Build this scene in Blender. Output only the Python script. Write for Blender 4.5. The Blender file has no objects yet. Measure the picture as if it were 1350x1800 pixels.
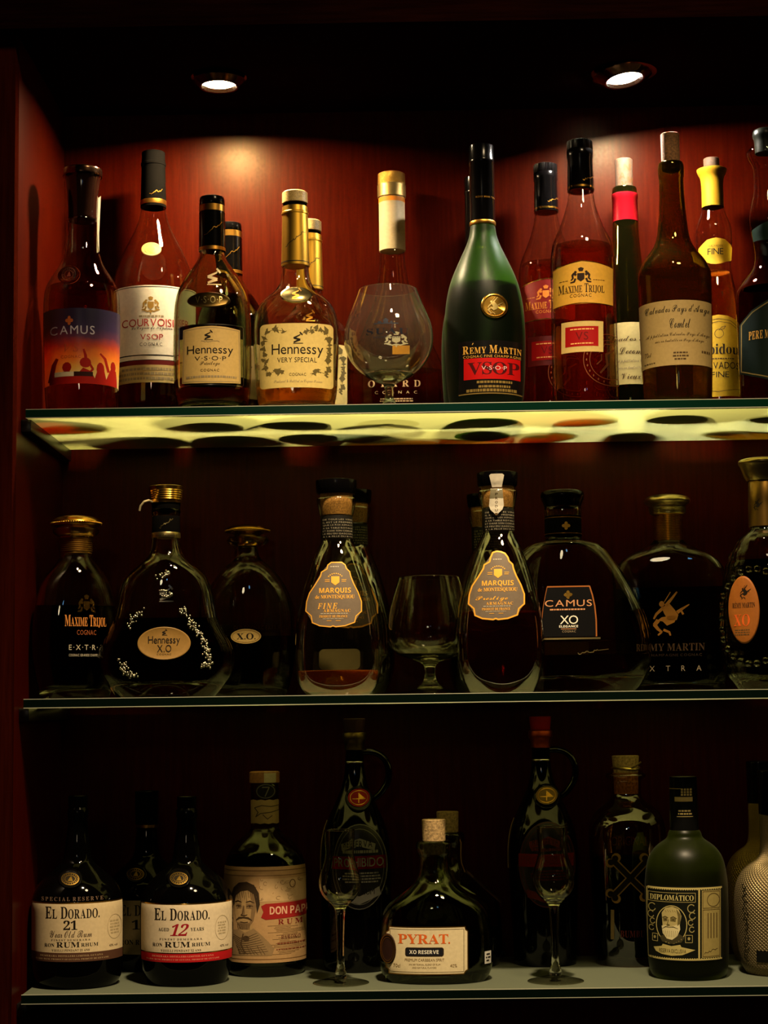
import bpy, bmesh, math, random
from mathutils import Vector, Matrix

# ------------------------------------------------------------------ camera, light, exposure
sc = bpy.context.scene
COL = sc.collection
W, H, F = 1350.0, 1800.0, 3200.0            # frame size and focal length in pixels
YAW, PITCH, ROLL = -0.00915, 0.1064, -0.01346
CAM = Vector((0.45024, -2.09344, 0.32356))

def cam_axes():
    cy, sy = math.cos(YAW), math.sin(YAW); cp, sp = math.cos(PITCH), math.sin(PITCH)
    cr, sr = math.cos(ROLL), math.sin(ROLL)
    fwd = Vector((sy*cp, cy*cp, sp)); right = Vector((cy, -sy, 0.0)); up = right.cross(fwd)
    return right*cr + up*sr, -right*sr + up*cr, fwd
RT, UP, FW = cam_axes()
cam_data = bpy.data.cameras.new('camera')
cam_data.sensor_fit = 'VERTICAL'; cam_data.sensor_height = 24.0; cam_data.lens = F/H*24.0
cam_data.clip_start = 0.05; cam_data.clip_end = 50
cam = bpy.data.objects.new('camera', cam_data); COL.objects.link(cam)
m3 = Matrix((RT, UP, -FW)).transposed()
cam.matrix_world = Matrix.Translation(CAM) @ m3.to_4x4()
sc.camera = cam

sc.view_settings.view_transform = 'Standard'
sc.view_settings.look = 'None'
sc.view_settings.exposure = 0.12
sc.view_settings.gamma = 1.0
sc.view_settings.use_curve_mapping = False
cy_ = sc.cycles
cy_.max_bounces = 20; cy_.diffuse_bounces = 4; cy_.glossy_bounces = 6
cy_.transmission_bounces = 16; cy_.transparent_max_bounces = 48
cy_.caustics_reflective = False; cy_.caustics_refractive = False
cy_.sample_clamp_indirect = 4.0; cy_.blur_glossy = 0.3
cy_.use_denoising = True

world = bpy.data.worlds.new('room_world'); sc.world = world; world.use_nodes = True
world.node_tree.nodes['Background'].inputs[0].default_value = (0.05, 0.022, 0.01, 1)
world.node_tree.nodes['Background'].inputs[1].default_value = 0.03

LAMP_L, LAMP_R = 2250.0, 1900.0               # radiance of the two LED lenses in the cabinet ceiling

def area_light(name, loc, aim, size, power, color):
    l = bpy.data.lights.new(name, 'AREA'); l.shape = 'DISK'; l.size = size; l.energy = power; l.color = color
    o = bpy.data.objects.new(name, l); COL.objects.link(o); o.location = loc
    o.rotation_euler = (Vector(aim) - Vector(loc)).to_track_quat('-Z', 'Y').to_euler()
    return o
area_light('room_pendant_lamp', (0.95, -0.85, 1.75), (0.5, 0.05, 0.3), 0.22, 11.0, (1.0, 0.74, 0.42))
sp = bpy.data.lights.new('added_label_spot', 'SPOT'); sp.energy = 320.0; sp.color = (1.0, 0.76, 0.46); sp.spot_size = math.radians(50); sp.spot_blend = 1.0; sp.shadow_soft_size = 0.05  # added spot that brightens the labels on the lower shelf
spo = bpy.data.objects.new('added_label_spot', sp); COL.objects.link(spo); spo.location = (0.62, -0.75, 1.9)
spo.rotation_euler = (Vector((0.48, 0.0, -0.15)) - spo.location).to_track_quat('-Z', 'Y').to_euler()
area_light('room_far_lamp', (0.2, -3.2, 1.0), (0.45, 0.1, 0.4), 0.2, 1.2, (1.0, 0.78, 0.5))
area_light('room_blue_lamp', (0.6, -2.7, 1.0), (0.3, 0.3, 0.5), 0.10, 0.12, (0.2, 0.5, 1.0))

# ------------------------------------------------------------------ pixel <-> place
def ray(x, y): return FW + RT*((x - W/2)/F) - UP*((y - H/2)/F)
def at_y(x, y, Y):
    q = ray(x, y); return CAM + q*((Y - CAM.y)/q.y)
def project(P):
    v = Vector(P) - CAM; d = v.dot(FW)
    return W/2 + F*v.dot(RT)/d, H/2 - F*v.dot(UP)/d
def depth(P): return (Vector(P) - CAM).dot(FW)

# ------------------------------------------------------------------ the cabinet's measures (metres)
SHELF = {'top': 0.68, 'mid': 0.33768, 'low': 0.0}
SHELF_Y0, SHELF_Y1, SHELF_T = 0.038, 0.305, 0.0108
BACK_Y, CEIL_Z = 0.313, 1.129

# ------------------------------------------------------------------ helpers: objects
def link(o, parent=None):
    COL.objects.link(o)
    if parent is not None: o.parent = parent
    return o
def mesh_obj(name, bm, m, parent=None, smooth=True, angle=38):
    me = bpy.data.meshes.new(name); bm.to_mesh(me); bm.free()
    if m is not None: me.materials.append(m)
    if smooth:
        me.polygons.foreach_set('use_smooth', [True]*len(me.polygons))
        me.set_sharp_from_angle(angle=math.radians(angle))
    return link(bpy.data.objects.new(name, me), parent)
def tag(o, label, cat, group=None):
    o['label'] = label; o['category'] = cat
    if group: o['group'] = group
    return o
def structure(o): o['kind'] = 'structure'; return o
def box(bm, x0, x1, y0, y1, z0, z1):
    v = [bm.verts.new((x, y, z)) for x in (x0, x1) for y in (y0, y1) for z in (z0, z1)]
    for f in ((0,1,3,2), (4,6,7,5), (0,4,5,1), (2,3,7,6), (0,2,6,4), (1,5,7,3)): bm.faces.new([v[i] for i in f])
def box_obj(name, x0, x1, y0, y1, z0, z1, m, parent=None, bevel=0.0):
    bm = bmesh.new(); box(bm, x0, x1, y0, y1, z0, z1)
    bmesh.ops.recalc_face_normals(bm, faces=bm.faces)
    if bevel: bmesh.ops.bevel(bm, geom=bm.edges[:], offset=bevel, segments=2, affect='EDGES', profile=0.5)
    return mesh_obj(name, bm, m, parent, smooth=bool(bevel))
def tube(bm, pts, r, seg=10, closed_ends=True):
    pts = [Vector(p) for p in pts]; rings = []
    rr = r if isinstance(r, (list, tuple)) else [r]*len(pts)
    for i, p in enumerate(pts):
        t = (pts[min(i+1, len(pts)-1)] - pts[max(i-1, 0)]).normalized()
        a = t.orthogonal().normalized() if i == 0 else (rings_a - t*rings_a.dot(t)).normalized()
        rings_a = a; b = t.cross(a)
        rings.append([bm.verts.new(p + (a*math.cos(k*2*math.pi/seg) + b*math.sin(k*2*math.pi/seg))*rr[i]) for k in range(seg)])
    for i in range(len(rings)-1):
        for k in range(seg):
            bm.faces.new((rings[i][k], rings[i][(k+1) % seg], rings[i+1][(k+1) % seg], rings[i+1][k]))
    if closed_ends:
        bm.faces.new(rings[0][::-1]); bm.faces.new(rings[-1])

# ------------------------------------------------------------------ helpers: materials
MATS = {}
def srgb(h):
    h = h.lstrip('#'); r = []
    for i in (0, 2, 4):
        c = int(h[i:i+2], 16)/255
        r.append(c/12.92 if c <= 0.04045 else ((c+0.055)/1.055)**2.4)
    return (r[0], r[1], r[2], 1.0)
def new_mat(name):
    m = bpy.data.materials.new(name); m.use_nodes = True; nt = m.node_tree; nt.nodes.clear()
    out = nt.nodes.new('ShaderNodeOutputMaterial')
    return m, nt, out
def N(nt, kind, **kw):
    n = nt.nodes.new(kind)
    for k, v in kw.items():
        if k in n.inputs: n.inputs[k].default_value = v
        else: setattr(n, k, v)
    return n
def principled(name, col, rough=0.5, metal=0.0, coat=0.0, noise=0.0, scale=300.0, bump=0.0, coat_rough=0.1, spec=0.5):
    if name in MATS: return MATS[name]
    m, nt, out = new_mat(name)
    p = N(nt, 'ShaderNodeBsdfPrincipled'); c = srgb(col) if isinstance(col, str) else col
    p.inputs['Base Color'].default_value = c; p.inputs['Roughness'].default_value = rough
    p.inputs['Metallic'].default_value = metal; p.inputs['Coat Weight'].default_value = coat
    p.inputs['Coat Roughness'].default_value = coat_rough; p.inputs['Specular IOR Level'].default_value = spec
    if noise or bump:
        tc = N(nt, 'ShaderNodeTexCoord'); nz = N(nt, 'ShaderNodeTexNoise'); nz.inputs['Scale'].default_value = scale
        nz.inputs['Detail'].default_value = 4
        nt.links.new(tc.outputs['Object'], nz.inputs['Vector'])
        if noise:
            hsv = N(nt, 'ShaderNodeMix', data_type='RGBA', blend_type='MULTIPLY'); hsv.inputs[0].default_value = 1.0
            mr = N(nt, 'ShaderNodeMapRange'); mr.inputs[1].default_value = 0.3; mr.inputs[2].default_value = 0.7
            mr.inputs[3].default_value = 1 - noise; mr.inputs[4].default_value = 1 + noise*0.3
            nt.links.new(nz.outputs['Fac'], mr.inputs[0])
            hsv.inputs[6].default_value = c; nt.links.new(mr.outputs[0], hsv.inputs[7])
            nt.links.new(hsv.outputs[2], p.inputs['Base Color'])
        if bump:
            b = N(nt, 'ShaderNodeBump'); b.inputs['Strength'].default_value = bump; b.inputs['Distance'].default_value = 0.0008
            nt.links.new(nz.outputs['Fac'], b.inputs['Height']); nt.links.new(b.outputs[0], p.inputs['Normal'])
    nt.links.new(p.outputs[0], out.inputs[0]); MATS[name] = m
    return m
def paper(col, translucent=0.25, noise=0.12):
    """label paper: matt, a little light comes through it from behind"""
    key = 'paper_' + col.strip('#') + str(translucent)
    if key in MATS: return MATS[key]
    m, nt, out = new_mat(key); c = srgb(col)
    tc = N(nt, 'ShaderNodeTexCoord'); nz = N(nt, 'ShaderNodeTexNoise'); nz.inputs['Scale'].default_value = 260
    nz.inputs['Detail'].default_value = 6; nt.links.new(tc.outputs['Object'], nz.inputs['Vector'])
    mr = N(nt, 'ShaderNodeMapRange'); mr.inputs[1].default_value = 0.3; mr.inputs[2].default_value = 0.7
    mr.inputs[3].default_value = 1 - noise; mr.inputs[4].default_value = 1.0
    nt.links.new(nz.outputs['Fac'], mr.inputs[0])
    mx = N(nt, 'ShaderNodeMix', data_type='RGBA', blend_type='MULTIPLY'); mx.inputs[0].default_value = 1.0
    mx.inputs[6].default_value = c; nt.links.new(mr.outputs[0], mx.inputs[7])
    p = N(nt, 'ShaderNodeBsdfPrincipled', Roughness=0.55); nt.links.new(mx.outputs[2], p.inputs['Base Color'])
    p.inputs['Specular IOR Level'].default_value = 0.3
    t = N(nt, 'ShaderNodeBsdfTranslucent'); nt.links.new(mx.outputs[2], t.inputs['Color'])
    s = N(nt, 'ShaderNodeMixShader'); s.inputs[0].default_value = translucent
    nt.links.new(p.outputs[0], s.inputs[1]); nt.links.new(t.outputs[0], s.inputs[2]); nt.links.new(s.outputs[0], out.inputs[0])
    MATS[key] = m
    return m
def ink(col): return principled('ink_' + col.strip('#'), col, 0.55, spec=0.12)
def metal(col, rough=0.25): return principled('metal_' + col.strip('#') + str(rough), col, rough, 1.0)
def plastic(col, rough=0.3): return principled('plastic_' + col.strip('#') + str(rough), col, rough, spec=0.18)
def cork_mat(): return principled('cork', '#b98750', 0.85, noise=0.55, scale=420.0, bump=0.6)

def glass_mat(name, tint='#ffffff', rough=0.0, lit_veil=None, amount=0.008):
    """bottle glass, if asked with a diffuse tone mixed in for light caught in it"""
    if name in MATS: return MATS[name]
    m, nt, out = new_mat(name); c = srgb(tint)
    g = N(nt, 'ShaderNodeBsdfGlass', Roughness=rough, IOR=1.5); g.inputs['Color'].default_value = c
    last = g
    if lit_veil:
        d = N(nt, 'ShaderNodeBsdfDiffuse'); d.inputs[0].default_value = srgb(lit_veil)
        last = N(nt, 'ShaderNodeMixShader'); last.inputs[0].default_value = amount
        nt.links.new(g.outputs[0], last.inputs[1]); nt.links.new(d.outputs[0], last.inputs[2])
    nt.links.new(last.outputs[0], out.inputs[0]); MATS[name] = m
    return m
def thin_glass(name, tint='#ffffff', rough=0.0, edge=None, face=0.06):
    """a thin glass wall: mirrors by its slant (Schlick), lets the rest pass straight, greener where it is seen on edge"""
    if name in MATS: return MATS[name]
    m, nt, out = new_mat(name)
    lw = N(nt, 'ShaderNodeLayerWeight'); lw.inputs['Blend'].default_value = 0.5
    cu = N(nt, 'ShaderNodeMath', operation='POWER'); cu.inputs[1].default_value = 4.0; nt.links.new(lw.outputs['Facing'], cu.inputs[0])
    mx = N(nt, 'ShaderNodeMix', data_type='RGBA'); nt.links.new(cu.outputs[0], mx.inputs[0])
    mx.inputs[6].default_value = srgb(tint); mx.inputs[7].default_value = srgb(edge or tint)
    t = N(nt, 'ShaderNodeBsdfTransparent'); nt.links.new(mx.outputs[2], t.inputs['Color'])
    g = N(nt, 'ShaderNodeBsdfGlossy', Roughness=rough)
    f5 = N(nt, 'ShaderNodeMath', operation='POWER'); f5.inputs[1].default_value = 5.0; nt.links.new(lw.outputs['Facing'], f5.inputs[0])
    fr = N(nt, 'ShaderNodeMath', operation='MULTIPLY_ADD'); fr.inputs[1].default_value = 0.85; fr.inputs[2].default_value = face; nt.links.new(f5.outputs[0], fr.inputs[0])
    s = N(nt, 'ShaderNodeMixShader'); nt.links.new(fr.outputs[0], s.inputs[0])
    nt.links.new(t.outputs[0], s.inputs[1]); nt.links.new(g.outputs[0], s.inputs[2])
    nt.links.new(s.outputs[0], out.inputs[0]); MATS[name] = m
    return m
def frosted_mat(name, tint, lit):
    """satin-etched coloured glass: half clear, half scattering"""
    m, nt, out = new_mat(name)
    t = N(nt, 'ShaderNodeBsdfTransparent'); t.inputs[0].default_value = srgb(tint)
    d = N(nt, 'ShaderNodeBsdfTranslucent'); d.inputs[0].default_value = srgb(lit)
    f = N(nt, 'ShaderNodeBsdfDiffuse'); f.inputs[0].default_value = srgb(lit)
    g = N(nt, 'ShaderNodeBsdfGlossy', Roughness=0.36)
    lw = N(nt, 'ShaderNodeLayerWeight'); lw.inputs['Blend'].default_value = 0.5
    p5 = N(nt, 'ShaderNodeMath', operation='POWER'); p5.inputs[1].default_value = 4.0; nt.links.new(lw.outputs['Facing'], p5.inputs[0])
    fr = N(nt, 'ShaderNodeMath', operation='MULTIPLY_ADD'); fr.inputs[1].default_value = 0.35; fr.inputs[2].default_value = 0.010; nt.links.new(p5.outputs[0], fr.inputs[0])
    a = N(nt, 'ShaderNodeMixShader'); a.inputs[0].default_value = 0.4; nt.links.new(t.outputs[0], a.inputs[1]); nt.links.new(d.outputs[0], a.inputs[2])
    b = N(nt, 'ShaderNodeMixShader'); b.inputs[0].default_value = 0.008; nt.links.new(a.outputs[0], b.inputs[1]); nt.links.new(f.outputs[0], b.inputs[2])
    s = N(nt, 'ShaderNodeMixShader'); nt.links.new(fr.outputs[0], s.inputs[0]); nt.links.new(b.outputs[0], s.inputs[1]); nt.links.new(g.outputs[0], s.inputs[2])
    nt.links.new(s.outputs[0], out.inputs[0]); MATS[name] = m
    return m
def liquid_mat(name, sigma, clear=0.0, glow=None):
    """spirit: absorbs by Beer's law (sigma per metre for r, g, b); surface partly refracts"""
    if name in MATS: return MATS[name]
    m, nt, out = new_mat(name); d = max(sigma)
    r = N(nt, 'ShaderNodeBsdfRefraction', Roughness=0.0, IOR=1.33)
    t = N(nt, 'ShaderNodeBsdfTransparent')
    s = N(nt, 'ShaderNodeMixShader'); s.inputs[0].default_value = clear
    nt.links.new(r.outputs[0], s.inputs[1]); nt.links.new(t.outputs[0], s.inputs[2])
    if glow:                                                         # light shining through the spirit, put in as a translucent colour
        h = N(nt, 'ShaderNodeBsdfTranslucent'); h.inputs[0].default_value = srgb(glow); q = N(nt, 'ShaderNodeMixShader'); q.inputs[0].default_value = 0.22
        nt.links.new(s.outputs[0], q.inputs[1]); nt.links.new(h.outputs[0], q.inputs[2]); s = q
    nt.links.new(s.outputs[0], out.inputs[0])
    v = N(nt, 'ShaderNodeVolumeAbsorption'); v.inputs['Density'].default_value = d
    v.inputs['Color'].default_value = (1 - sigma[0]/d, 1 - sigma[1]/d, 1 - sigma[2]/d, 1)
    nt.links.new(v.outputs[0], out.inputs['Volume']); MATS[name] = m
    return m
AMBER = liquid_mat('amber_spirit', (3, 14, 50), 0.6)
RED = liquid_mat('red_amber_spirit', (2, 22, 65), 0.6)
ORANGE = liquid_mat('orange_spirit', (1, 9, 40), 0.6, '#e07a28')
RUSSET = liquid_mat('russet_spirit', (8, 40, 90), 0.5, '#7a2c10')
DARK = liquid_mat('dark_spirit', (22, 70, 130))
BLACK = liquid_mat('very_dark_spirit', (60, 120, 190))
CLEAR = glass_mat('clear_glass', '#fbfbf4')
PALE = glass_mat('pale_green_glass', '#eef2df')
LITCLEAR = glass_mat('lit_clear_glass', '#fbfbf4', lit_veil='#d8ccb0', amount=0.022)  # diffuse tone paints in the lit, greyish look of the bowl
OLIVE = glass_mat('olive_glass', '#d8d08c', lit_veil='#a08a3a')  # olive tone mixed in for lamp light caught in the glass
DEEP = glass_mat('dark_olive_glass', '#d4ce84', lit_veil='#7d7634')  # same painted-in light, in a darker olive
SHELLH = thin_glass('thin_honey_glass', '#ecca96', 0.0, '#7a5626', 0.16)
SHELLP = thin_glass('thick_clear_glass', '#efeee2', 0.0, '#8f8f74', 0.30)
SHELL = thin_glass('thin_clear_glass', '#f6f5ee', 0.0, '#8a8a70'); SHELLG = thin_glass('thin_olive_glass', '#b9b05a', 0.0, '#3a3812'); SHELLD = thin_glass('thin_dark_olive_glass', '#aba552', 0.0, '#2a2a10')
NIGHT = principled('black_glass', (0.0008, 0.0007, 0.0006, 1), 0.04, spec=0.4)
GOLD = metal('#d9a441', 0.22); OLDGOLD = metal('#a87b32', 0.35); PALEGOLD = metal('#d8c07a', 0.3); SILVER = metal('#c9c6bc', 0.2)
BLACKP = principled('gloss_black', '#050404', 0.18, spec=0.15); MATTBLACK = principled('matt_black', '#090807', 0.5, spec=0.0)
# ------------------------------------------------------------------ lettering: glyph outlines from the built-in font
STYLE = {'n': None, 'b': (0x1d400, 0x1d41a, 0x1d7ce), 'i': (0x1d434, 0x1d44e, None), 'bi': (0x1d468, 0x1d482, None),
         's': (0x1d4d0, 0x1d4ea, None), 'sb': (0x1d5d4, 0x1d5ee, 0x1d7ec), 'm': (0x1d670, 0x1d68a, 0x1d7f6)}
GLYPHS = {}
_cu = bpy.data.curves.new('glyph_source', 'FONT'); _cu.resolution_u = 3
_to = bpy.data.objects.new('glyph_source', _cu); COL.objects.link(_to)
def glyph(c, style):
    k = (c, style)
    if k in GLYPHS: return GLYPHS[k]
    ch = c; st = STYLE[style]
    if st:
        if 'A' <= c <= 'Z': ch = chr(st[0] + ord(c) - 65)
        elif 'a' <= c <= 'z': ch = chr(st[1] + ord(c) - 97)
        elif '0' <= c <= '9' and st[2]: ch = chr(st[2] + ord(c) - 48)
    if style == 'i' and c == 'h': ch = 'h'
    _cu.body = ch
    bpy.context.view_layer.update()
    me = bpy.data.meshes.new_from_object(_to.evaluated_get(bpy.context.evaluated_depsgraph_get()))
    vs = [(v.co.x, v.co.y) for v in me.vertices]; fs = [tuple(p.vertices) for p in me.polygons]
    bpy.data.meshes.remove(me)
    x0 = min((v[0] for v in vs), default=0); x1 = max((v[0] for v in vs), default=0.25)
    GLYPHS[k] = ([(x - x0, y) for x, y in vs], fs, x1 - x0)
    return GLYPHS[k]
def text_shape(s, style='n', track=0.08, small=None):
    """2-D triangles of a line of text; '~' before a letter draws it as a small capital"""
    V, P = [], []; x = 0.0; k = 1.0; i = 0
    while i < len(s):
        c = s[i]; i += 1; k = 1.0
        if c == '~': c = s[i]; i += 1; k = 0.78
        if c == ' ': x += 0.28; continue
        acc = {'É': 'E', 'Á': 'A'}.get(c) if style != 'n' else None
        g = glyph(acc or c, style); o = len(V)
        V += [(x + vx*k, vy*k) for vx, vy in g[0]]; P += [tuple(o + j for j in f) for f in g[1]]
        if acc:
            o = len(V); cx = x + g[2]*0.5
            V += [(cx - 0.04, 0.75), (cx + 0.03, 0.75), (cx + 0.16, 0.9), (cx + 0.05, 0.9)]; P.append((o, o+1, o+2, o+3))
        x += g[2]*k + track
    return V, P

# ------------------------------------------------------------------ vessels: everything that stands on the shelves
def chaikin(pts, n):
    for _ in range(n):
        q = [pts[0]]
        for a, b in zip(pts, pts[1:]):
            if a == b: continue
            q.append(tuple(a[i]*0.75 + b[i]*0.25 for i in range(len(a)))); q.append(tuple(a[i]*0.25 + b[i]*0.75 for i in range(len(a))))
        q.append(pts[-1]); pts = q
    return pts
class Vessel:
    """ax: pixel x of the upright axis at pixel height ay; Y: distance of the axis behind the cabinet front (m).
    dep: half depth of a flat body (pixels); n: squareness of the body's plan; yaw: extra turn (degrees)"""
    def __init__(s, kind, label, cat, shelf, ax, ay, Y, dep=None, n=2.0, yaw=0.0, group=None):
        s.zs = SHELF[shelf]; s.Y = Y; s.dep = dep; s.nb = n
        P = at_y(ax, ay, Y); s.X = P.x
        s.base = Vector((s.X, Y, s.zs)); s.k = depth((s.X, Y, s.zs + 0.12))/F
        r = bpy.data.objects.new(kind, None); COL.objects.link(r); r.empty_display_size = 0.02
        r.location = s.base
        s.turn = math.atan2(CAM.x - s.X, Y - CAM.y) + math.radians(yaw); s.yaw = yaw
        r.rotation_euler = (0, 0, s.turn); tag(r, label, cat, group); s.root = r
        s.surf = {}; s.body = None
    def axpx(s, y):
        P = s.base.copy(); P.z = s.zs + s.z(y); return project(P)[0]
    def z(s, y, front=0.0):
        """height above the shelf of what shows at pixel row y on the axis (front: metres before the axis)"""
        P = at_y(W/2, y, s.Y - front); x = W/2
        for _ in range(3):
            x = project((s.X, s.Y - front, P.z))[0]; P = at_y(x, y, s.Y - front)
        return P.z - s.zs
    def dpt(s, a, amax):
        if s.dep is None: return a
        d = s.dep*s.k
        return (a**-4 + d**-4)**-0.25 if a > 0 else 0.0
    def nn(s, a, amax):
        t = max(0, min(1, (a/amax - 0.5)/0.35)); return 2 + (s.nb - 2)*t*t*(3 - 2*t)
    def rings(s, prof, sm=2):
        """pixel outline -> [(z, half width)] in metres from the top down"""
        pts = [(0.0 if y is None else y[1] if isinstance(y, tuple) else s.z(y), h*s.k) for y, h in prof]
        pts = [q for q, (y, h) in zip(pts, prof) if q[0] > 0.007 or y is None or isinstance(y, tuple)]
        return chaikin(pts, sm) if sm else pts
    def loft(s, bm, rg, seg=64, round_only=False, top=False, bottom=False, flip=False, amax=None, inset=0.0, wave=None):
        amax = amax or max(a for _, a in rg); loops = []
        for zz, a in rg:
            full = a + inset
            b = a if round_only else max(s.dpt(full, amax) - inset, a*0.05) if s.dep else a
            n = 2 if round_only else s.nn(full, amax); L = []
            for i in range(seg):
                t = 2*math.pi*i/seg; c, sn = math.cos(t), math.sin(t); w = wave(zz, t) if wave else 1.0
                L.append(bm.verts.new((a*w*math.copysign(abs(c)**(2/n), c), b*w*math.copysign(abs(sn)**(2/n), sn), zz)))
            loops.append(L)
        for A, B in zip(loops, loops[1:]):
            for i in range(seg):
                j = (i+1) % seg; f = (A[i], B[i], B[j], A[j]); bm.faces.new(f[::-1] if flip else f)
        for L, on, up in ((loops[0], top, True), (loops[-1], bottom, False)):
            if on: bm.faces.new(L if (up != flip) else L[::-1])
        return loops
    def turned(s, name, prof, m, parent=None, sm=1, key=None, round_only=True, seg=48, top=True, bottom=True, angle=38, dx=0.0, wave=None, smooth_top=False):
        rg = s.rings(prof, sm); bm = bmesh.new(); s.loft(bm, rg, seg, round_only, top, bottom, wave=wave)
        if dx: bmesh.ops.translate(bm, verts=bm.verts, vec=(dx*s.k, 0, 0))
        if key: s.surf[key] = (rg, round_only)
        return mesh_obj(name, bm, m, parent or s.root, angle=angle)
    def glass(s, prof, m, wall=2.6, floor=7.0, fill=None, liquid=None, sm=2, name='glass_body', wave=None, punt=4.0, seg=64, liquid_name='liquid', thin=False):
        """hollow glass body (prof runs from the mouth down; its last row stands on the shelf), and the spirit in it"""
        wall *= 0.001; floor *= 0.001; punt *= 0.001
        rg = s.rings(prof, sm); amax = max(a for _, a in rg); s.surf['body'] = (rg, False)
        heel = rg[-1][1]
        outer = rg + [(0.0006, heel*0.86), (punt*0.6, heel*0.66), (punt, heel*0.3)]
        bm = bmesh.new(); lo = s.loft(bm, outer, seg, bottom=True, amax=amax, wave=wave)
        inn = [(zz, max(a - wall, a*0.25)) for zz, a in rg if zz > floor + 0.004]
        f_ = max(floor, 0.002); a0 = inn[-1][1]
        inn += [(f_ + 0.0025, a0*0.97), (f_ + 0.0008, a0*0.88), (f_ + punt*0.4, a0*0.6), (f_ + punt, a0*0.3)]
        if not thin:
            li = s.loft(bm, inn, seg, bottom=True, flip=True, amax=amax, inset=wall, wave=wave)
            for i in range(seg):
                j = (i+1) % seg; bm.faces.new((lo[0][i], lo[0][j], li[0][j], li[0][i]))
        s.body = mesh_obj(name, bm, m, s.root, angle=60)
        if fill is not None and liquid is not None:
            zf = s.z(fill); g = -0.0004 if thin else 0.00025
            top = None
            lq = []
            for (z1, a1), (z2, a2) in zip(inn, inn[1:]):
                if z1 >= zf > z2:
                    t = (z1 - zf)/(z1 - z2); lq.append((zf, a1 + (a2 - a1)*t + g))
                if z2 < zf: lq.append((z2, a2 + g))
            if not lq: return s.body
            lq[-1] = (lq[-1][0] - g, lq[-1][1])
            bm = bmesh.new(); s.loft(bm, lq, seg, top=True, bottom=True, amax=amax, inset=wall)
            mesh_obj(liquid_name, bm, liquid, s.root, angle=60)
        return s.body
    # ---- things laid on the surface
    def half(s, zz, key='body'):
        rg, ro = s.surf[key]
        if zz >= rg[0][0]: a = rg[0][1]
        elif zz <= rg[-1][0]: a = rg[-1][1]
        else:
            a = rg[-1][1]
            for (z1, a1), (z2, a2) in zip(rg, rg[1:]):
                if z1 >= zz >= z2:
                    a = a1 if z1 == z2 else a1 + (a2 - a1)*(z1 - zz)/(z1 - z2); break
        amax = max(q for _, q in rg)
        return (a, a, 2.0) if ro else (a, s.dpt(a, amax), s.nn(a, amax))
    def on(s, lx, zz, off, key='body', back=False):
        a, b, n = s.half(zz, key); t = lx/max(a, 1e-5)
        if abs(t) <= 0.94: th = math.asin(math.copysign(abs(t)**(n/2), t))
        else:
            t0 = math.asin(0.94**(n/2)); th = math.copysign(t0 + (abs(t) - 0.94)*a/max((a+b)/2, 1e-5)*1.5, t)
        c, sn = math.cos(th), math.sin(th)
        x = a*math.copysign(abs(sn)**(2/n), sn); y = -b*math.copysign(abs(c)**(2/n), c)
        nx, ny = (x/a)**1/a if a else 0, y/(b*b) if b else -1
        l = math.hypot(nx, ny) or 1
        x += nx/l*off; y += ny/l*off
        return Vector((x, -y if back else y, zz))
    def loc(s, px, py, key='body'):
        """pixel on the front of the surface -> (sideways, height) in metres"""
        zz = s.z(py)
        for _ in range(3):
            b = s.half(zz, key)[1]; zz = s.z(py, b)
        k = s.k*(1 - b/(s.k*F))
        return (px - s.axpx(py))*k, zz
    def shape(s, name, polys, m, parent=None, off=0.35, key='body', back=False, step=3.0, smooth=True):
        """flat shapes (lists of pixel corners, or (verts, faces) of text already in pixels) laid on the surface"""
        bm = bmesh.new()
        for p in polys:
            if isinstance(p, tuple):
                V, P = p; vs = [bm.verts.new((*s.loc(x, y, key), 0)) for x, y in V]
                for f in P:
                    try: bm.faces.new([vs[i] for i in f])
                    except ValueError: pass
            else:
                vs = [bm.verts.new((*s.loc(x, y, key), 0)) for x, y in p]
                try: bm.faces.new(vs)
                except ValueError: pass
        big = [f for f in bm.faces if len(f.verts) > 4]
        if big: bmesh.ops.triangulate(bm, faces=big, ngon_method='EAR_CLIP')
        st = step*0.001
        for ax, nor in ((0, (1, 0, 0)), (1, (0, 1, 0))):
            lo = min(v.co[ax] for v in bm.verts); hi = max(v.co[ax] for v in bm.verts)
            q = math.ceil(lo/st)*st
            while q < hi:
                bmesh.ops.bisect_plane(bm, geom=bm.verts[:]+bm.edges[:]+bm.faces[:], dist=1e-7, plane_co=tuple(q if i == ax else 0 for i in range(3)), plane_no=nor)
                q += st
        for v in bm.verts: v.co = s.on(v.co.x, v.co.y, off*0.001, key, back)
        bmesh.ops.recalc_face_normals(bm, faces=bm.faces)
        return mesh_obj(name, bm, m, parent or s.root, smooth=smooth)
    def text(s, lines, m, parent=None, off=0.5, key='body', name='lettering', back=False):
        """lines: (string, style, x0, y0, x1, y1[, tracking]) each fitted to its pixel box"""
        polys = []
        for ln in lines:
            V, P = text_shape(ln[0], ln[1], ln[6] if len(ln) > 6 else 0.08)
            x0 = min(v[0] for v in V); x1 = max(v[0] for v in V); y0 = min(v[1] for v in V); y1 = max(v[1] for v in V)
            if len(ln) > 7: V = [(x + y*ln[7], y) for x, y in V]; x0 = min(v[0] for v in V); x1 = max(v[0] for v in V)
            sx = (ln[4] - ln[2])/(x1 - x0); sy = (ln[5] - ln[3])/max(y1 - y0, 1e-4)
            polys.append(([(ln[2] + (x - x0)*sx, ln[5] - (y - y0)*sy) for x, y in V], P))
        return s.shape(name, polys, m, parent, off, key, back, step=5.0)
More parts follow.
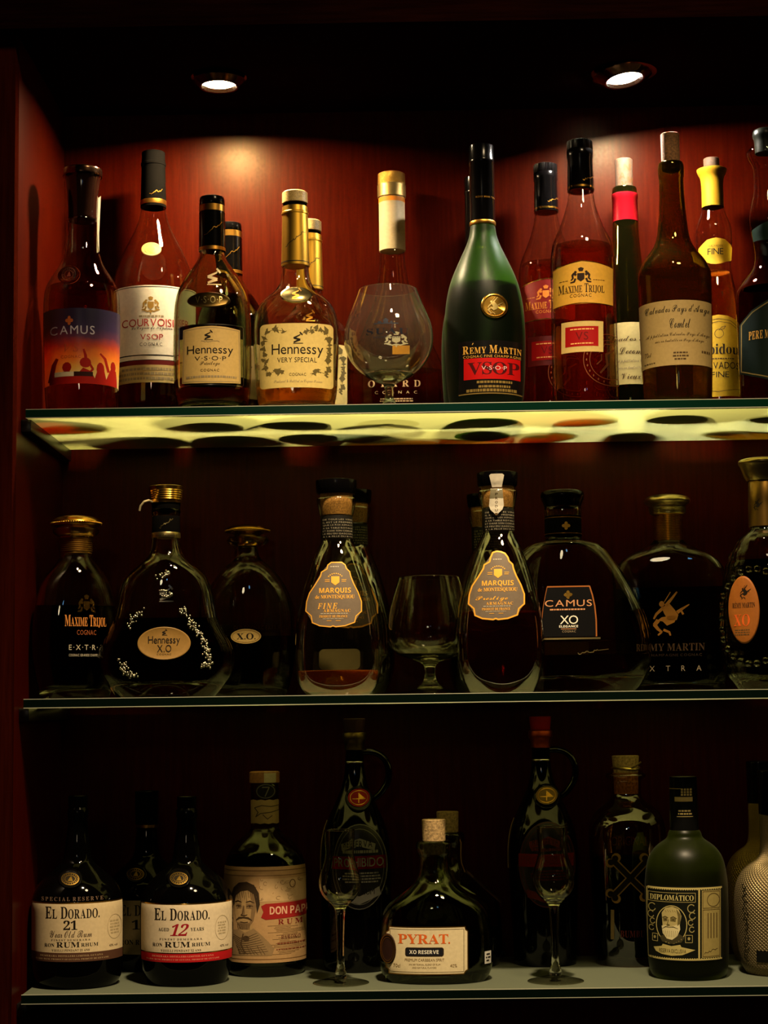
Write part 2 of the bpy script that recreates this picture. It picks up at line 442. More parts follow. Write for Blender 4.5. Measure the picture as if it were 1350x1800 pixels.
    def dome(s, name, cx, cy, rx, ry, m, parent=None, h=1.5, off=0.2, key='body', seg=32, prof=None):
        """raised oval (medallion, seal) on the surface; prof: (radius fraction, height in mm)"""
        prof = prof or [(1.0, 0.0), (0.97, h*0.7), (0.9, h), (0.84, h*0.8), (0.5, h*0.85), (0.0, h*0.9)]
        bm = bmesh.new(); rows = []
        lx, zz = s.loc(cx, cy, key); k = s.k
        for fr, hh in prof:
            if fr == 0: rows.append([bm.verts.new(s.on(lx, zz, (off + hh)*0.001, key))]); continue
            rows.append([bm.verts.new(s.on(lx + rx*k*fr*math.cos(2*math.pi*i/seg), zz + ry*k*fr*math.sin(2*math.pi*i/seg), (off + hh)*0.001, key)) for i in range(seg)])
        for A, B in zip(rows, rows[1:]):
            for i in range(seg):
                j = (i+1) % seg
                bm.faces.new((A[i], A[j], B[0]) if len(B) == 1 else (A[i], A[j], B[j], B[i]))
        bmesh.ops.recalc_face_normals(bm, faces=bm.faces)
        return mesh_obj(name, bm, m, parent or s.root, angle=50)

# ---- flat outlines in pixels
def rect(x0, y0, x1, y1): return [(x0, y1), (x1, y1), (x1, y0), (x0, y0)]
def rrect(x0, y0, x1, y1, r, k=4):
    out = []
    for cx, cy, a0 in ((x1-r, y1-r, 0), (x0+r, y1-r, 90), (x0+r, y0+r, 180), (x1-r, y0+r, 270)):
        for i in range(k+1):
            a = math.radians(a0 + 90*i/k); out.append((cx + r*math.cos(a), cy + r*math.sin(a)))
    return out
def oval(cx, cy, rx, ry, n=28, a0=0): return [(cx + rx*math.cos(2*math.pi*i/n + a0), cy + ry*math.sin(2*math.pi*i/n + a0)) for i in range(n)]
def ring(cx, cy, rx, ry, w, n=36, a0=0.0, a1=360.0):
    q = []; 
    for i in range(n):
        t0, t1 = (math.radians(a0 + (a1-a0)*(i+j)/n) for j in (0, 1))
        q.append([(cx + rx*math.cos(t0), cy + ry*math.sin(t0)), (cx + rx*math.cos(t1), cy + ry*math.sin(t1)),
                  (cx + (rx-w)*math.cos(t1), cy + (ry-w)*math.sin(t1)), (cx + (rx-w)*math.cos(t0), cy + (ry-w)*math.sin(t0))])
    return q
def line(pts, w, closed=False):
    """a stroke of width w along pts"""
    q = []; pts = list(pts) + ([pts[0]] if closed else [])
    ww = w if isinstance(w, (list, tuple)) else [w]*len(pts)
    for i, ((xa, ya), (xb, yb)) in enumerate(zip(pts, pts[1:])):
        l = math.hypot(xb-xa, yb-ya) or 1; nx, ny = -(yb-ya)/l/2, (xb-xa)/l/2
        ex, ey = (xb-xa)/l*0.15*ww[i], (yb-ya)/l*0.15*ww[i]
        q.append([(xa-ex+nx*ww[i], ya-ey+ny*ww[i]), (xb+ex+nx*ww[i+1], yb+ey+ny*ww[i+1]), (xb+ex-nx*ww[i+1], yb+ey-ny*ww[i+1]), (xa-ex-nx*ww[i], ya-ey-ny*ww[i])])
    return q
def frame(x0, y0, x1, y1, w): return line([(x0, y0), (x1, y0), (x1, y1), (x0, y1)], w, True)
def shift(pts, dx, dy, k=1.0, cx=0, cy=0): return [((x-cx)*k + cx + dx, (y-cy)*k + cy + dy) for x, y in pts]
def tiny(x0, y0, x1, y1, rows, seed=1):
    """rows of words too small to read: little dashes"""
    r = random.Random(seed); q = []
    h = (y1 - y0)/max(rows*1.9 - 0.9, 1)
    for i in range(rows):
        y = y0 + i*h*1.9; ind = r.uniform(0, 0.12)*(x1-x0); x = x0 + ind
        while x < x1 - ind - 1.5:
            w = min(r.uniform(2.0, 6.5), x1 - ind - x); q.append(rect(x, y, x + w, y + h)); x += w + 1.1
    return q
# ------------------------------------------------------------------ the cabinet
def wood(name, dark, mid, light, rough=0.33, coat=0.10, along='Z'):
    m, nt, out = new_mat(name)
    tc = N(nt, 'ShaderNodeTexCoord'); mp = N(nt, 'ShaderNodeMapping')
    mp.inputs['Scale'].default_value = {'Z': (90, 90, 5), 'X': (5, 90, 90), 'Y': (90, 5, 90)}[along]
    nt.links.new(tc.outputs['Object'], mp.inputs['Vector'])
    n1 = N(nt, 'ShaderNodeTexNoise'); n1.inputs['Scale'].default_value = 2.2; n1.inputs['Detail'].default_value = 7; n1.inputs['Roughness'].default_value = 0.62
    nt.links.new(mp.outputs[0], n1.inputs['Vector'])
    n2 = N(nt, 'ShaderNodeTexNoise'); n2.inputs['Scale'].default_value = 7.0; n2.inputs['Detail'].default_value = 3
    nt.links.new(tc.outputs['Object'], n2.inputs['Vector'])
    add = N(nt, 'ShaderNodeMath', operation='MULTIPLY_ADD'); add.inputs[1].default_value = 0.35
    nt.links.new(n2.outputs['Fac'], add.inputs[0]); nt.links.new(n1.outputs['Fac'], add.inputs[2])
    r = N(nt, 'ShaderNodeValToRGB'); e = r.color_ramp.elements
    e[0].position = 0.48; e[0].color = dark; e[1].position = 0.92; e[1].color = light
    k = e.new(0.68); k.color = mid
    nt.links.new(add.outputs[0], r.inputs[0])
    p = N(nt, 'ShaderNodeBsdfPrincipled', Roughness=rough); nt.links.new(r.outputs[0], p.inputs['Base Color'])
    p.inputs['Specular Tint'].default_value = (1.0, 0.74, 0.42, 1)
    p.inputs['Specular IOR Level'].default_value = coat
    nt.links.new(p.outputs[0], out.inputs[0])
    return m
MAHOGANY = wood('mahogany', (0.022, 0.0006, 0.00003, 1), (0.031, 0.0014, 0.00006, 1), (0.045, 0.0036, 0.0002, 1))
MAHOGANY_X = wood('unlit_ceiling', (0.003, 0.0006, 0.0003, 1), (0.005, 0.0009, 0.0004, 1), (0.008, 0.0015, 0.0006, 1), along='X', coat=0.0)  # near-black tone carries the shade of the unlit mahogany ceiling and fascia
STILE = wood('unlit_stile', (0.012, 0.0012, 0.0005, 1), (0.019, 0.002, 0.0007, 1), (0.028, 0.003, 0.001, 1), coat=0.0)  # shade on the stile's front is put into this darker wood colour
structure(box_obj('wall_back', -0.06, 1.36, BACK_Y, BACK_Y + 0.018, -0.30, 1.15, MAHOGANY))
structure(box_obj('wall_left', -0.02, 0.0, 0.02, BACK_Y, -0.30, 1.129, MAHOGANY))
structure(box_obj('wall_right', 1.30, 1.32, 0.0, BACK_Y, -0.30, 1.129, MAHOGANY))
structure(box_obj('trim_1', -0.16, 0.0, 0.0, 0.02, -0.30, 1.129, STILE, bevel=0.0008))
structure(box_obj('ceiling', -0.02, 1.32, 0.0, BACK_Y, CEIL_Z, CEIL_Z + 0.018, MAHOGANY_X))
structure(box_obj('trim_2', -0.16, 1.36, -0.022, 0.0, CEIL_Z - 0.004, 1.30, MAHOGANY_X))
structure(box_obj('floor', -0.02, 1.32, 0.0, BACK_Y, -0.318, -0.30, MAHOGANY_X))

# the two LED spotlights let into the ceiling
def emitter(name, col, strength):
    m, nt, out = new_mat(name); e = N(nt, 'ShaderNodeEmission'); e.inputs[0].default_value = (*col, 1); e.inputs[1].default_value = strength
    nt.links.new(e.outputs[0], out.inputs[0]); return m
def spotlight(label, px, py, Y, r_lens, r_ring, tilt, col, strength):
    P = at_y(px, py, Y)
    root = bpy.data.objects.new('ceiling_spotlight', None); COL.objects.link(root); root.location = (P.x, Y, CEIL_Z)
    tag(root, label, 'light', 'spotlights in the cabinet ceiling')
    def spun(name, prof, m, parent, caps=(False, False)):
        bm = bmesh.new(); L = []
        for rr, zz in prof: L.append([bm.verts.new((rr*math.cos(i*math.pi/24), rr*math.sin(i*math.pi/24), zz)) for i in range(48)])
        for A, B in zip(L, L[1:]):
            for i in range(48): bm.faces.new((A[i], A[(i+1) % 48], B[(i+1) % 48], B[i]))
        if caps[0]: bm.faces.new(L[0])
        if caps[1]: bm.faces.new(L[-1][::-1])
        bmesh.ops.recalc_face_normals(bm, faces=bm.faces)
        return mesh_obj(name, bm, m, parent)
    dz = P.z - CEIL_Z                                                # the lens hangs this far under the ceiling
    ring_m = principled('lamp_bronze', '#2a1a10', 0.16, 1.0)
    plate = spun('mounting_plate', [(r_ring*1.05, 0.0), (r_ring*1.05, -0.0015), (r_ring*0.6, -0.002)], ring_m, root, (True, True))
    head = spun('trim_ring', [(r_lens*0.99, dz + 0.0008), (r_lens*1.10, dz - 0.0045), (r_lens*1.2, dz - 0.0050), (r_ring*0.93, dz + 0.001), (r_ring, dz + 0.0028), (r_ring*0.96, dz + 0.005), (r_lens*1.1, -0.001 if not tilt else dz + 0.008)], ring_m, root)
    lens = spun('lens', [(r_lens, dz + 0.0006), (r_lens*0.5, dz + 0.0002)], emitter('led_' + str(round(px)), col, strength), head, (False, True))
    if tilt:
        ex, ey = tilt; piv = Vector((0, 0, dz))
        M = Matrix.Translation(piv) @ Matrix.Rotation(math.radians(ex), 4, 'X') @ Matrix.Rotation(math.radians(ey), 4, 'Y') @ Matrix.Translation(-piv)
        for o in (head, lens): o.data.transform(M)
        bm = bmesh.new(); tube(bm, [(0, 0, -0.001), (0, 0, dz + 0.006)], r_lens*0.85, 24); mesh_obj('housing', bm, ring_m, root)
    return root
spotlight('round LED spotlight on the cabinet ceiling above the left half, set flat', 385, 147, 0.165, 0.0205, 0.034, None, (1.0, 0.75, 0.42), LAMP_L)
spotlight('round LED spotlight on the cabinet ceiling above the right half, tilted head', 1097, 136, 0.172, 0.0215, 0.040, (-4, -8), (1.0, 0.90, 0.78), LAMP_R)

# three glass shelves with a frosted underside
def film_mat(name, body, share):
    m, nt, out = new_mat(name)
    t = N(nt, 'ShaderNodeBsdfTranslucent'); t.inputs[0].default_value = (0.86, 0.89, 0.54, 1)
    d = N(nt, 'ShaderNodeBsdfDiffuse'); d.inputs[0].default_value = body
    c = N(nt, 'ShaderNodeBsdfTransparent'); c.inputs[0].default_value = (0.95, 0.92, 0.75, 1)
    a = N(nt, 'ShaderNodeMixShader'); a.inputs[0].default_value = share
    b = N(nt, 'ShaderNodeMixShader'); b.inputs[0].default_value = 0.12
    nt.links.new(d.outputs[0], a.inputs[1]); nt.links.new(t.outputs[0], a.inputs[2])
    nt.links.new(a.outputs[0], b.inputs[1]); nt.links.new(c.outputs[0], b.inputs[2]); nt.links.new(b.outputs[0], out.inputs[0])
    return m
FILM = film_mat('frosted_film', (0.62, 0.63, 0.45, 1), 0.72); SATIN = film_mat('satin_face', (0.13, 0.145, 0.11, 1), 0.45); PANE = thin_glass('shelf_pane', '#f6f9f2')
EDGE = principled('glass_edge_green', (0.0015, 0.013, 0.007, 1), 0.12, spec=0.2); ARRIS = principled('arris_highlight_pale', (0.34, 0.34, 0.25, 1), 0.35); DARKEDGE = principled('glass_edge_dark', (0.0015, 0.004, 0.0025, 1), 0.12, spec=0.2)  # pale arris strips paint in the light caught by the edge bevels
RAIL = principled('black_rail', '#0c0a09', 0.35)
for key, which in (('top', 'uppermost'), ('mid', 'middle'), ('low', 'lowest')):
    z = SHELF[key]
    root = bpy.data.objects.new('glass_shelf', None); COL.objects.link(root); root.location = (0.65, 0.17, z - SHELF_T)
    tag(root, f'{which} glass shelf with a dark green front edge and frosted pane', 'shelf', 'glass shelves in the cabinet')
    def part(name, x0, x1, y0, y1, z0, z1, m, bevel=0.0):
        o = box_obj(name, x0 - 0.65, x1 - 0.65, y0 - 0.17, y1 - 0.17, z0 - z + SHELF_T, z1 - z + SHELF_T, m, root, bevel); return o
    X0, X1 = 0.007, 1.296
    if key == 'low':                                                 # this one shows its satin face on top
        part('pane', X0, X1, SHELF_Y0 + 0.0016, SHELF_Y1, z - SHELF_T, z - 0.0006, PANE)
        part('frosted_top', X0 + 0.001, X1, SHELF_Y0 + 0.0016, SHELF_Y1, z - 0.0004, z, SATIN)
    else:
        part('pane', X0, X1, SHELF_Y0 + 0.0016, SHELF_Y1, z - SHELF_T + 0.0006, z, PANE)
        part('frosted_underside', X0 + 0.001, X1, SHELF_Y0 + 0.0016, SHELF_Y1, z - SHELF_T, z - SHELF_T + 0.0004, FILM)
    part('front_edge', X0, X1, SHELF_Y0, SHELF_Y0 + 0.0014, z - SHELF_T + 0.0008, z - 0.0006, EDGE if key == 'top' else DARKEDGE)
    part('arris_highlight', X0, X1, SHELF_Y0, SHELF_Y0 + 0.0014, z - 0.0006, z + 0.0001, ARRIS)
    part('arris_highlight', X0, X1, SHELF_Y0, SHELF_Y0 + 0.0014, z - SHELF_T, z - SHELF_T + 0.0008, ARRIS)
    r = box_obj('shelf_rail', 0.0, 0.012, 0.046, BACK_Y - 0.002, z - SHELF_T - 0.015, z - SHELF_T - 0.0002, RAIL, bevel=0.001)
    tag(r, f'black rail on the left side wall holding up the {which} glass shelf', 'rail', 'rails under the glass shelves')
# ------------------------------------------------------------------ printed emblems (lists of polygons in pixels)
def at(polys, cx, cy, kx, ky=None):
    ky = ky or kx
    return [[(cx + x*kx, cy + y*ky) for x, y in p] for p in polys]
def archer():
    q = [oval(-60, -95, 25, 28, 12), [(-60, -60), (10, -100), (60, -40), (95, 10), (80, 60), (0, 60), (-40, -10)],
         [(80, 20), (60, 80), (-10, 110), (-50, 70), (-100, 60), (-60, 30), (10, 20)]]
    q += line([(-20, -80), (30, -140), (80, -205)], [34, 24, 14]) + line([(-35, -115), (20, -205)], 8)
    q += line([(-50, -55), (-110, 0), (-132, 42)], [30, 24, 16]) + line([(-95, 62), (-125, 100), (-95, 140), (-60, 170), (-92, 198)], [40, 36, 28, 20, 14])
    q += line([(-40, 150), (10, 172), (22, 202)], [24, 20, 14]) + line([(88, -15), (130, -45), (195, -85)], [34, 24, 10]) + line([(120, -30), (140, 5)], 18)
    return q
def axe_arm():
    return line([(-7, 8), (9, 8)], 1.3) + line([(-6, 6), (4, 2), (-6, -1), (4, -6)], [2.4, 3.4, 3.0, 1.6]) + line([(-1, -3), (7, -9)], 0.9) + line([(4, -10.5), (8, -6)], 2.2)
def clover(): return [oval(0, -5, 3.6, 4, 12), oval(0, 5, 3.6, 4, 12), oval(-5, 0, 4, 3.6, 12), oval(5, 0, 4, 3.6, 12), oval(0, 0, 3, 3, 8)]
def crest():
    q = [[(-5, -14), (-3, -9), (3, -9), (5, -14), (2, -11.5), (0, -16), (-2, -11.5)], [(-6, -6), (6, -6), (6, 4), (0, 8), (-6, 4)]]
    for s in (-1, 1):
        q += line([(s*8, -3), (s*11, -6), (s*14, -3), (s*13, 2), (s*16, 5)], [3.6, 4.4, 3.6, 3, 2]) + line([(s*9, 3), (s*11, 8), (s*17, 9)], [3.5, 3, 2]) + [oval(s*9, -8, 2.4, 2.2, 8)]
    return q
def arms():
    q = crest() + line([(-14, 9), (-6, 12), (0, 10), (6, 12), (14, 9)], 2.4) + [[(-3, 10), (3, 10), (0, 17)]]
    return q
def leaf(a, k):
    q = []
    for i in range(10):
        r = k*(1.0 if i % 2 == 0 else 0.66); t = a + i*math.pi/5; q.append((r*math.cos(t), r*math.sin(t)))
    return q
def vine(pts, k, seed):
    r = random.Random(seed); q = []
    for (x0, y0), (x1, y1) in zip(pts, pts[1:]):
        n = max(1, int(math.hypot(x1-x0, y1-y0)/(k*1.3)))
        for i in range(n):
            t = i/n; q.append([(x0 + (x1-x0)*t + r.uniform(-1, 1)*k*0.55 + dx, y0 + (y1-y0)*t + r.uniform(-1, 1)*k*0.55 + dy) for dx, dy in leaf(r.uniform(0, 6.3), k*r.uniform(0.8, 1.15))])
    return q + line(pts, 0.6)
def shield(cx, cy, w, h): return [(cx-w, cy-h), (cx+w, cy-h), (cx+w, cy+h*0.35), (cx, cy+h), (cx-w, cy+h*0.35)]
def seal_marks(cx, cy, rx, ry):
    return ring(cx, cy, rx, ry, rx*0.09) + ring(cx, cy, rx*0.62, ry*0.62, rx*0.07) + \
        [oval(cx + rx*0.78*math.cos(i*math.pi/9), cy + ry*0.78*math.sin(i*math.pi/9), rx*0.06, ry*0.08, 6) for i in range(18)] + \
        [[(cx - rx*0.3, cy + ry*0.35), (cx + rx*0.3, cy + ry*0.35), (cx + rx*0.12, cy - ry*0.45), (cx - rx*0.06, cy - ry*0.2)]]
def scribble(x0, y0, x1, y1, w, seed=3, n=14):
    r = random.Random(seed); p = []
    for i in range(n+1):
        t = i/n; p.append((x0 + (x1-x0)*t + r.uniform(-.3, .3)*(x1-x0)/n, y0 + (y1-y0)*t + (r.uniform(-1, 1))*w*2.2*(1 if i % 2 else -1)))
    return line(p, w)
# ------------------------------------------------------------------ top shelf
INK = ink('#1d1710'); REDINK = ink('#7d1414'); GOLDINK = principled('gold_print', '#c0903c', 0.4, 0.2)
WHITEINK = ink('#d8d2c2'); GREYINK = ink('#8b8678'); BROWNINK = ink('#4a3820'); FADEINK = ink('#8a7a5c')

# round decanter with a printed sunset crowd
v = Vessel('liquor_bottle', 'round bottle with a sunset crowd label and tall flared black stopper', 'bottle', 'top', 143.5, 600, 0.125)
v.glass([(384, 25), (388, 26.5), (400, 26.5), (430, 27.5), (455, 33), (475, 43), (492, 55), (510, 64), (530, 66.5), (560, 67), (640, 65.5), (690, 63.5), (712, 62), (None, 58)], SHELL, thin=True, fill=507, liquid=RED)
v.turned('stopper', [(298, 30), (298, 33.5), (302, 34.5), (312, 34), (314, 31.5), (330, 29), (350, 26.8), (380, 25.6), (387, 26.5), (389, 24)], principled('gloss_black_brown', (0.008, 0.003, 0.002, 1), 0.06, spec=0.45), key='stopper')
v.turned('stopper_ring', [(299, 34.6), (300, 35.3), (311, 35), (312, 34.4)], metal('#5a4030', 0.2), top=False, bottom=False)
z0, z1 = v.loc(143, 541)[1], v.loc(143, 674)[1]
m, nt, out = new_mat('sunset_print'); tc = N(nt, 'ShaderNodeTexCoord'); sx = N(nt, 'ShaderNodeSeparateXYZ'); nt.links.new(tc.outputs['Object'], sx.inputs[0])
mr = N(nt, 'ShaderNodeMapRange'); mr.inputs[1].default_value = z1; mr.inputs[2].default_value = z0; nt.links.new(sx.outputs[2], mr.inputs[0])
nz = N(nt, 'ShaderNodeTexNoise'); nz.inputs['Scale'].default_value = 60; nt.links.new(tc.outputs['Object'], nz.inputs['Vector'])
ad = N(nt, 'ShaderNodeMath', operation='MULTIPLY_ADD'); ad.inputs[1].default_value = 0.16; nt.links.new(nz.outputs['Fac'], ad.inputs[0]); nt.links.new(mr.outputs[0], ad.inputs[2])
rp = N(nt, 'ShaderNodeValToRGB'); el = rp.color_ramp.elements
el[0].position = 0.10; el[0].color = srgb('#e8d9a0'); el[1].position = 0.98; el[1].color = srgb('#2b2440')
for p_, c_ in ((0.28, '#f0bb52'), (0.45, '#ee7f2e'), (0.58, '#b8432c'), (0.70, '#5c3350'), (0.82, '#362a4c')): el.new(p_).color = srgb(c_)
nt.links.new(ad.outputs[0], rp.inputs[0]); p = N(nt, 'ShaderNodeBsdfPrincipled', Roughness=0.3); nt.links.new(rp.outputs[0], p.inputs['Base Color'])
t = N(nt, 'ShaderNodeBsdfTranslucent'); nt.links.new(rp.outputs[0], t.inputs[0]); s = N(nt, 'ShaderNodeMixShader'); s.inputs[0].default_value = 0.35
nt.links.new(p.outputs[0], s.inputs[1]); nt.links.new(t.outputs[0], s.inputs[2]); nt.links.new(s.outputs[0], out.inputs[0])
lab = v.shape('label', [rect(76, 541, 240, 674)], m)
crowd = ink('#8c1208')
q = line([(90, 668), (96, 640), (101, 630)], [9, 8, 5]) + [oval(118, 645, 8, 9, 10), oval(150, 637, 10, 9, 12), oval(176, 648, 7, 13, 10), oval(198, 640, 4.5, 10, 10)]
q += line([(152, 640), (150, 624), (147, 614)], [6, 5, 3]) + line([(190, 650), (184, 628), (176, 620)], [5, 4.5, 3]) + line([(158, 640), (163, 648), (156, 656)], [4, 4, 3])
q += [[(88, 674), (88, 662), (104, 655), (120, 650), (134, 660), (146, 646), (160, 652), (166, 664), (172, 646), (182, 646), (186, 664), (194, 644), (203, 646), (206, 674)]]
v.shape('crowd_print', q, crowd, lab, off=0.42)
v.text([('CAMUS', 'n', 89, 572, 166, 587, 0.2)], ink('#b9b2c0'), lab)
v.text([('VS', 'i', 113, 604, 139, 618), ('COGNAC', 'n', 108, 624, 142, 629, 0.2)], ink('#a8482c'), lab)
v.shape('emblem', at(clover(), 122, 563, 0.75, 0.9), ink('#b05a2c'), lab, off=0.5)
v.shape('strip_print', [rect(97, 653, 130, 661)], ink('#c9b998'), lab, off=0.45); v.shape('strip_print', [rect(130, 653, 163, 661)], ink('#2a0d0a'), lab, off=0.45)
med = v.dome('medallion', 122, 482, 19, 19, CLEAR, h=2.0, prof=[(1.0, 0.0), (0.97, 1.6), (0.88, 2.0), (0.8, 1.1), (0.0, 1.2)])
v.shape('emblem', seal_marks(122, 482, 12, 12), SILVER, med, off=1.7, step=2)
bm = bmesh.new(); rg = []
for y, rr in ((342, 33), (365, 32), (390, 31), (410, 30), (440, 30.5)):
    rg.append([bm.verts.new((rr*v.k*math.cos(math.radians(a)), rr*v.k*math.sin(math.radians(a)), v.z(y))) for a in (8, 20, 32)])
for A, B in zip(rg, rg[1:]):
    for i in range(2): bm.faces.new((A[i], A[i+1], B[i+1], B[i]))
mesh_obj('tax_strip', bm, paper('#d9d3c0'), v.root)

# tall bottle with a white label, back row
v = Vessel('liquor_bottle', 'tall teardrop bottle with white wraparound label, red lettering and black cap, behind the front row', 'bottle', 'top', 269.7, 560, 0.245)
v.glass([(360, 21), (366, 21.5), (385, 24), (407, 33), (430, 45), (453, 57), (478, 66), (503, 70.5), (560, 71), (640, 69), (700, 66), (None, 61)], SHELL, thin=True, fill=640, liquid=DARK)
v.turned('cap', [(268, 19), (269, 20.5), (287, 21), (288, 22), (292, 22), (293, 21)], MATTBLACK, sm=0)
cs = v.turned('neck_sleeve', [(293, 21), (300, 21), (360, 22.5), (366, 22.5)], MATTBLACK, key='sleeve')
v.turned('sleeve_band', [(354, 22.8), (355, 23), (361, 23), (362, 22.8)], OLDGOLD, cs, top=False, bottom=False)
v.shape('signature', scribble(263, 340, 285, 332, 1.1), OLDGOLD, cs, off=0.3, key='sleeve', step=2)
lab = v.shape('label', [rect(196, 501, 343, 632)], paper('#e9e2d0'))
v.shape('label_stripe', [rect(196, 633, 343, 641)], ink('#5a1512'), lab, off=0.4)
v.shape('label_foot', [rect(196, 641, 343, 672)], paper('#c9b173'), lab, off=0.4)
v.shape('border', [rect(196, 503, 343, 504.2), rect(196, 623, 343, 625)], INK, lab, off=0.42)
v.text([('COURVOISIER', 'n', 215, 560, 324, 573.5, 0.1), ('VSOP', 'n', 247, 587, 286.5, 597, 0.12)], ink('#9c1f18'), lab)
v.text([('COGNAC', 'n', 246, 602, 285, 608, 0.25), ('Le Cognac de Napoleon', 's', 231, 573, 303, 581, 0.03)], INK, lab)
v.shape('emblem', at(arms(), 265, 536, 0.9, 0.95), ink('#8a6a2c'), lab, off=0.5)
v.shape('small_print', tiny(238, 554, 296, 557, 1, 2) + tiny(205, 646, 335, 667, 3, 5), FADEINK, lab, off=0.5)
md = v.dome('medallion', 266, 438, 17.5, 14, paper('#8a7640', 0.05), h=1.4); v.shape('emblem', ring(266, 438, 11, 8.5, 0.9) + at(clover(), 266, 438, 0.7), ink('#a8893f'), md, off=1.7, step=2)

# square-shouldered bottles: pale one in front, dark one behind it
def vsop(label, ax, Y, k, fill, liq, dy, front):
    v = Vessel('liquor_bottle', label, 'bottle', 'top', ax, 600, Y)
    f = lambda y: (y - dy)*1.0 if k == 1 else 1120 - (1120 - y)*k
    v.glass([(f(438), 21.5*k), (f(450), 22.5*k), (f(460), 27*k), (f(470), 34*k), (f(480), 41*k), (f(495), 51*k), (f(510), 59*k), (f(525), 64*k), (f(545), 67*k), (f(600), 68*k), (f(660), 68*k), (f(690), 66*k), (f(708), 63*k), (None, 57*k)], PALE, wall=3.4, floor=12, fill=f(fill), liquid=liq)
    cap = v.turned('cap', [(f(347), 19*k), (f(348), 21*k), (f(352), 22.3*k), (f(363), 22.5*k), (f(364), 21.8*k), (f(374), 21.8*k), (f(375), 22.8*k), (f(437), 23.2*k), (f(443), 23.6*k)], BLACKP, key='cap', sm=0)
    v.turned('cap_ring', [(f(363), 22.6*k), (f(374), 22.6*k)], OLDGOLD, cap, sm=0, top=False, bottom=False)
    v.turned('cap_ring', [(f(437), 23.6*k), (f(443), 24*k)], OLDGOLD, cap, sm=0, top=False, bottom=False)
    v.shape('signature', scribble(ax-14*k, f(412), ax+16*k, f(390), 1.1), OLDGOLD, cap, off=0.3, key='cap', step=2)
    return v, f
v, f = vsop('empty-looking pale bottle with a framed beige label and short black cap, front row', 373.5, 0.125, 1, 671, DARK, 0, True)
fr = v.shape('label_frame', [rrect(315, 569, 428, 677, 5)], CLEAR, off=0.5)
v.shape('frame_edge', line(rrect(316, 570, 427, 676, 4), 1.6, True), SILVER, fr, off=1.0)
lab = v.shape('label', [[(323, 577), (347, 574), (372, 573), (396, 574), (421, 577), (422, 671), (397, 673), (372, 673.5), (347, 673), (321, 671)]], paper('#d8b56c'), off=0.9)
v.shape('border', line([(325, 579), (372, 575.5), (419, 579), (420, 669), (372, 671), (323, 669)], 0.9, True), FADEINK, lab, off=1.0)
v.text([('Hennessy', 'n', 330, 606.5, 409, 626), ('V·S·O·P', 'n', 343, 626, 397, 633.5, 0.16)], INK, lab, off=1.1)
v.text([('Privilège'.replace('è', 'e'), 's', 352, 635, 386, 644, 0.03), ('COGNAC', 'n', 353, 648.5, 385, 652.8, 0.2)], BROWNINK, lab, off=1.1)
v.shape('emblem', at(axe_arm(), 366, 590, 0.9), INK, lab, off=1.1, step=2)
v.shape('small_print', tiny(326, 660, 417, 663.5, 1, 8) + scribble(354, 600, 386, 600, 0.8, 6), FADEINK, lab, off=1.1)
md = v.dome('medallion', 367, 527, 37, 14, metal('#4a3a1c', 0.35), h=2.2)
v.text([('V·S·O·P', 'n', 345, 521, 390, 533, 0.2)], PALEGOLD, md, off=2.4)
v.shape('emblem', at(axe_arm(), 375, 488, 1.5), ink('#c9b78a'), off=0.6, step=2)  # pale ink paints in the bright reflection on the embossed glass
v, f = vsop('dark-filled bottle with a short black cap half hidden behind the framed beige label bottle', 405, 0.245, 0.94, 485, DARK, 0, False)
lab = v.shape('label', [rrect(405-48, f(573), 405+48, f(673), 3)], paper('#c9b078'))
v.text([('Hennessy', 'n', 368, f(608), 443, f(625))], INK, lab)

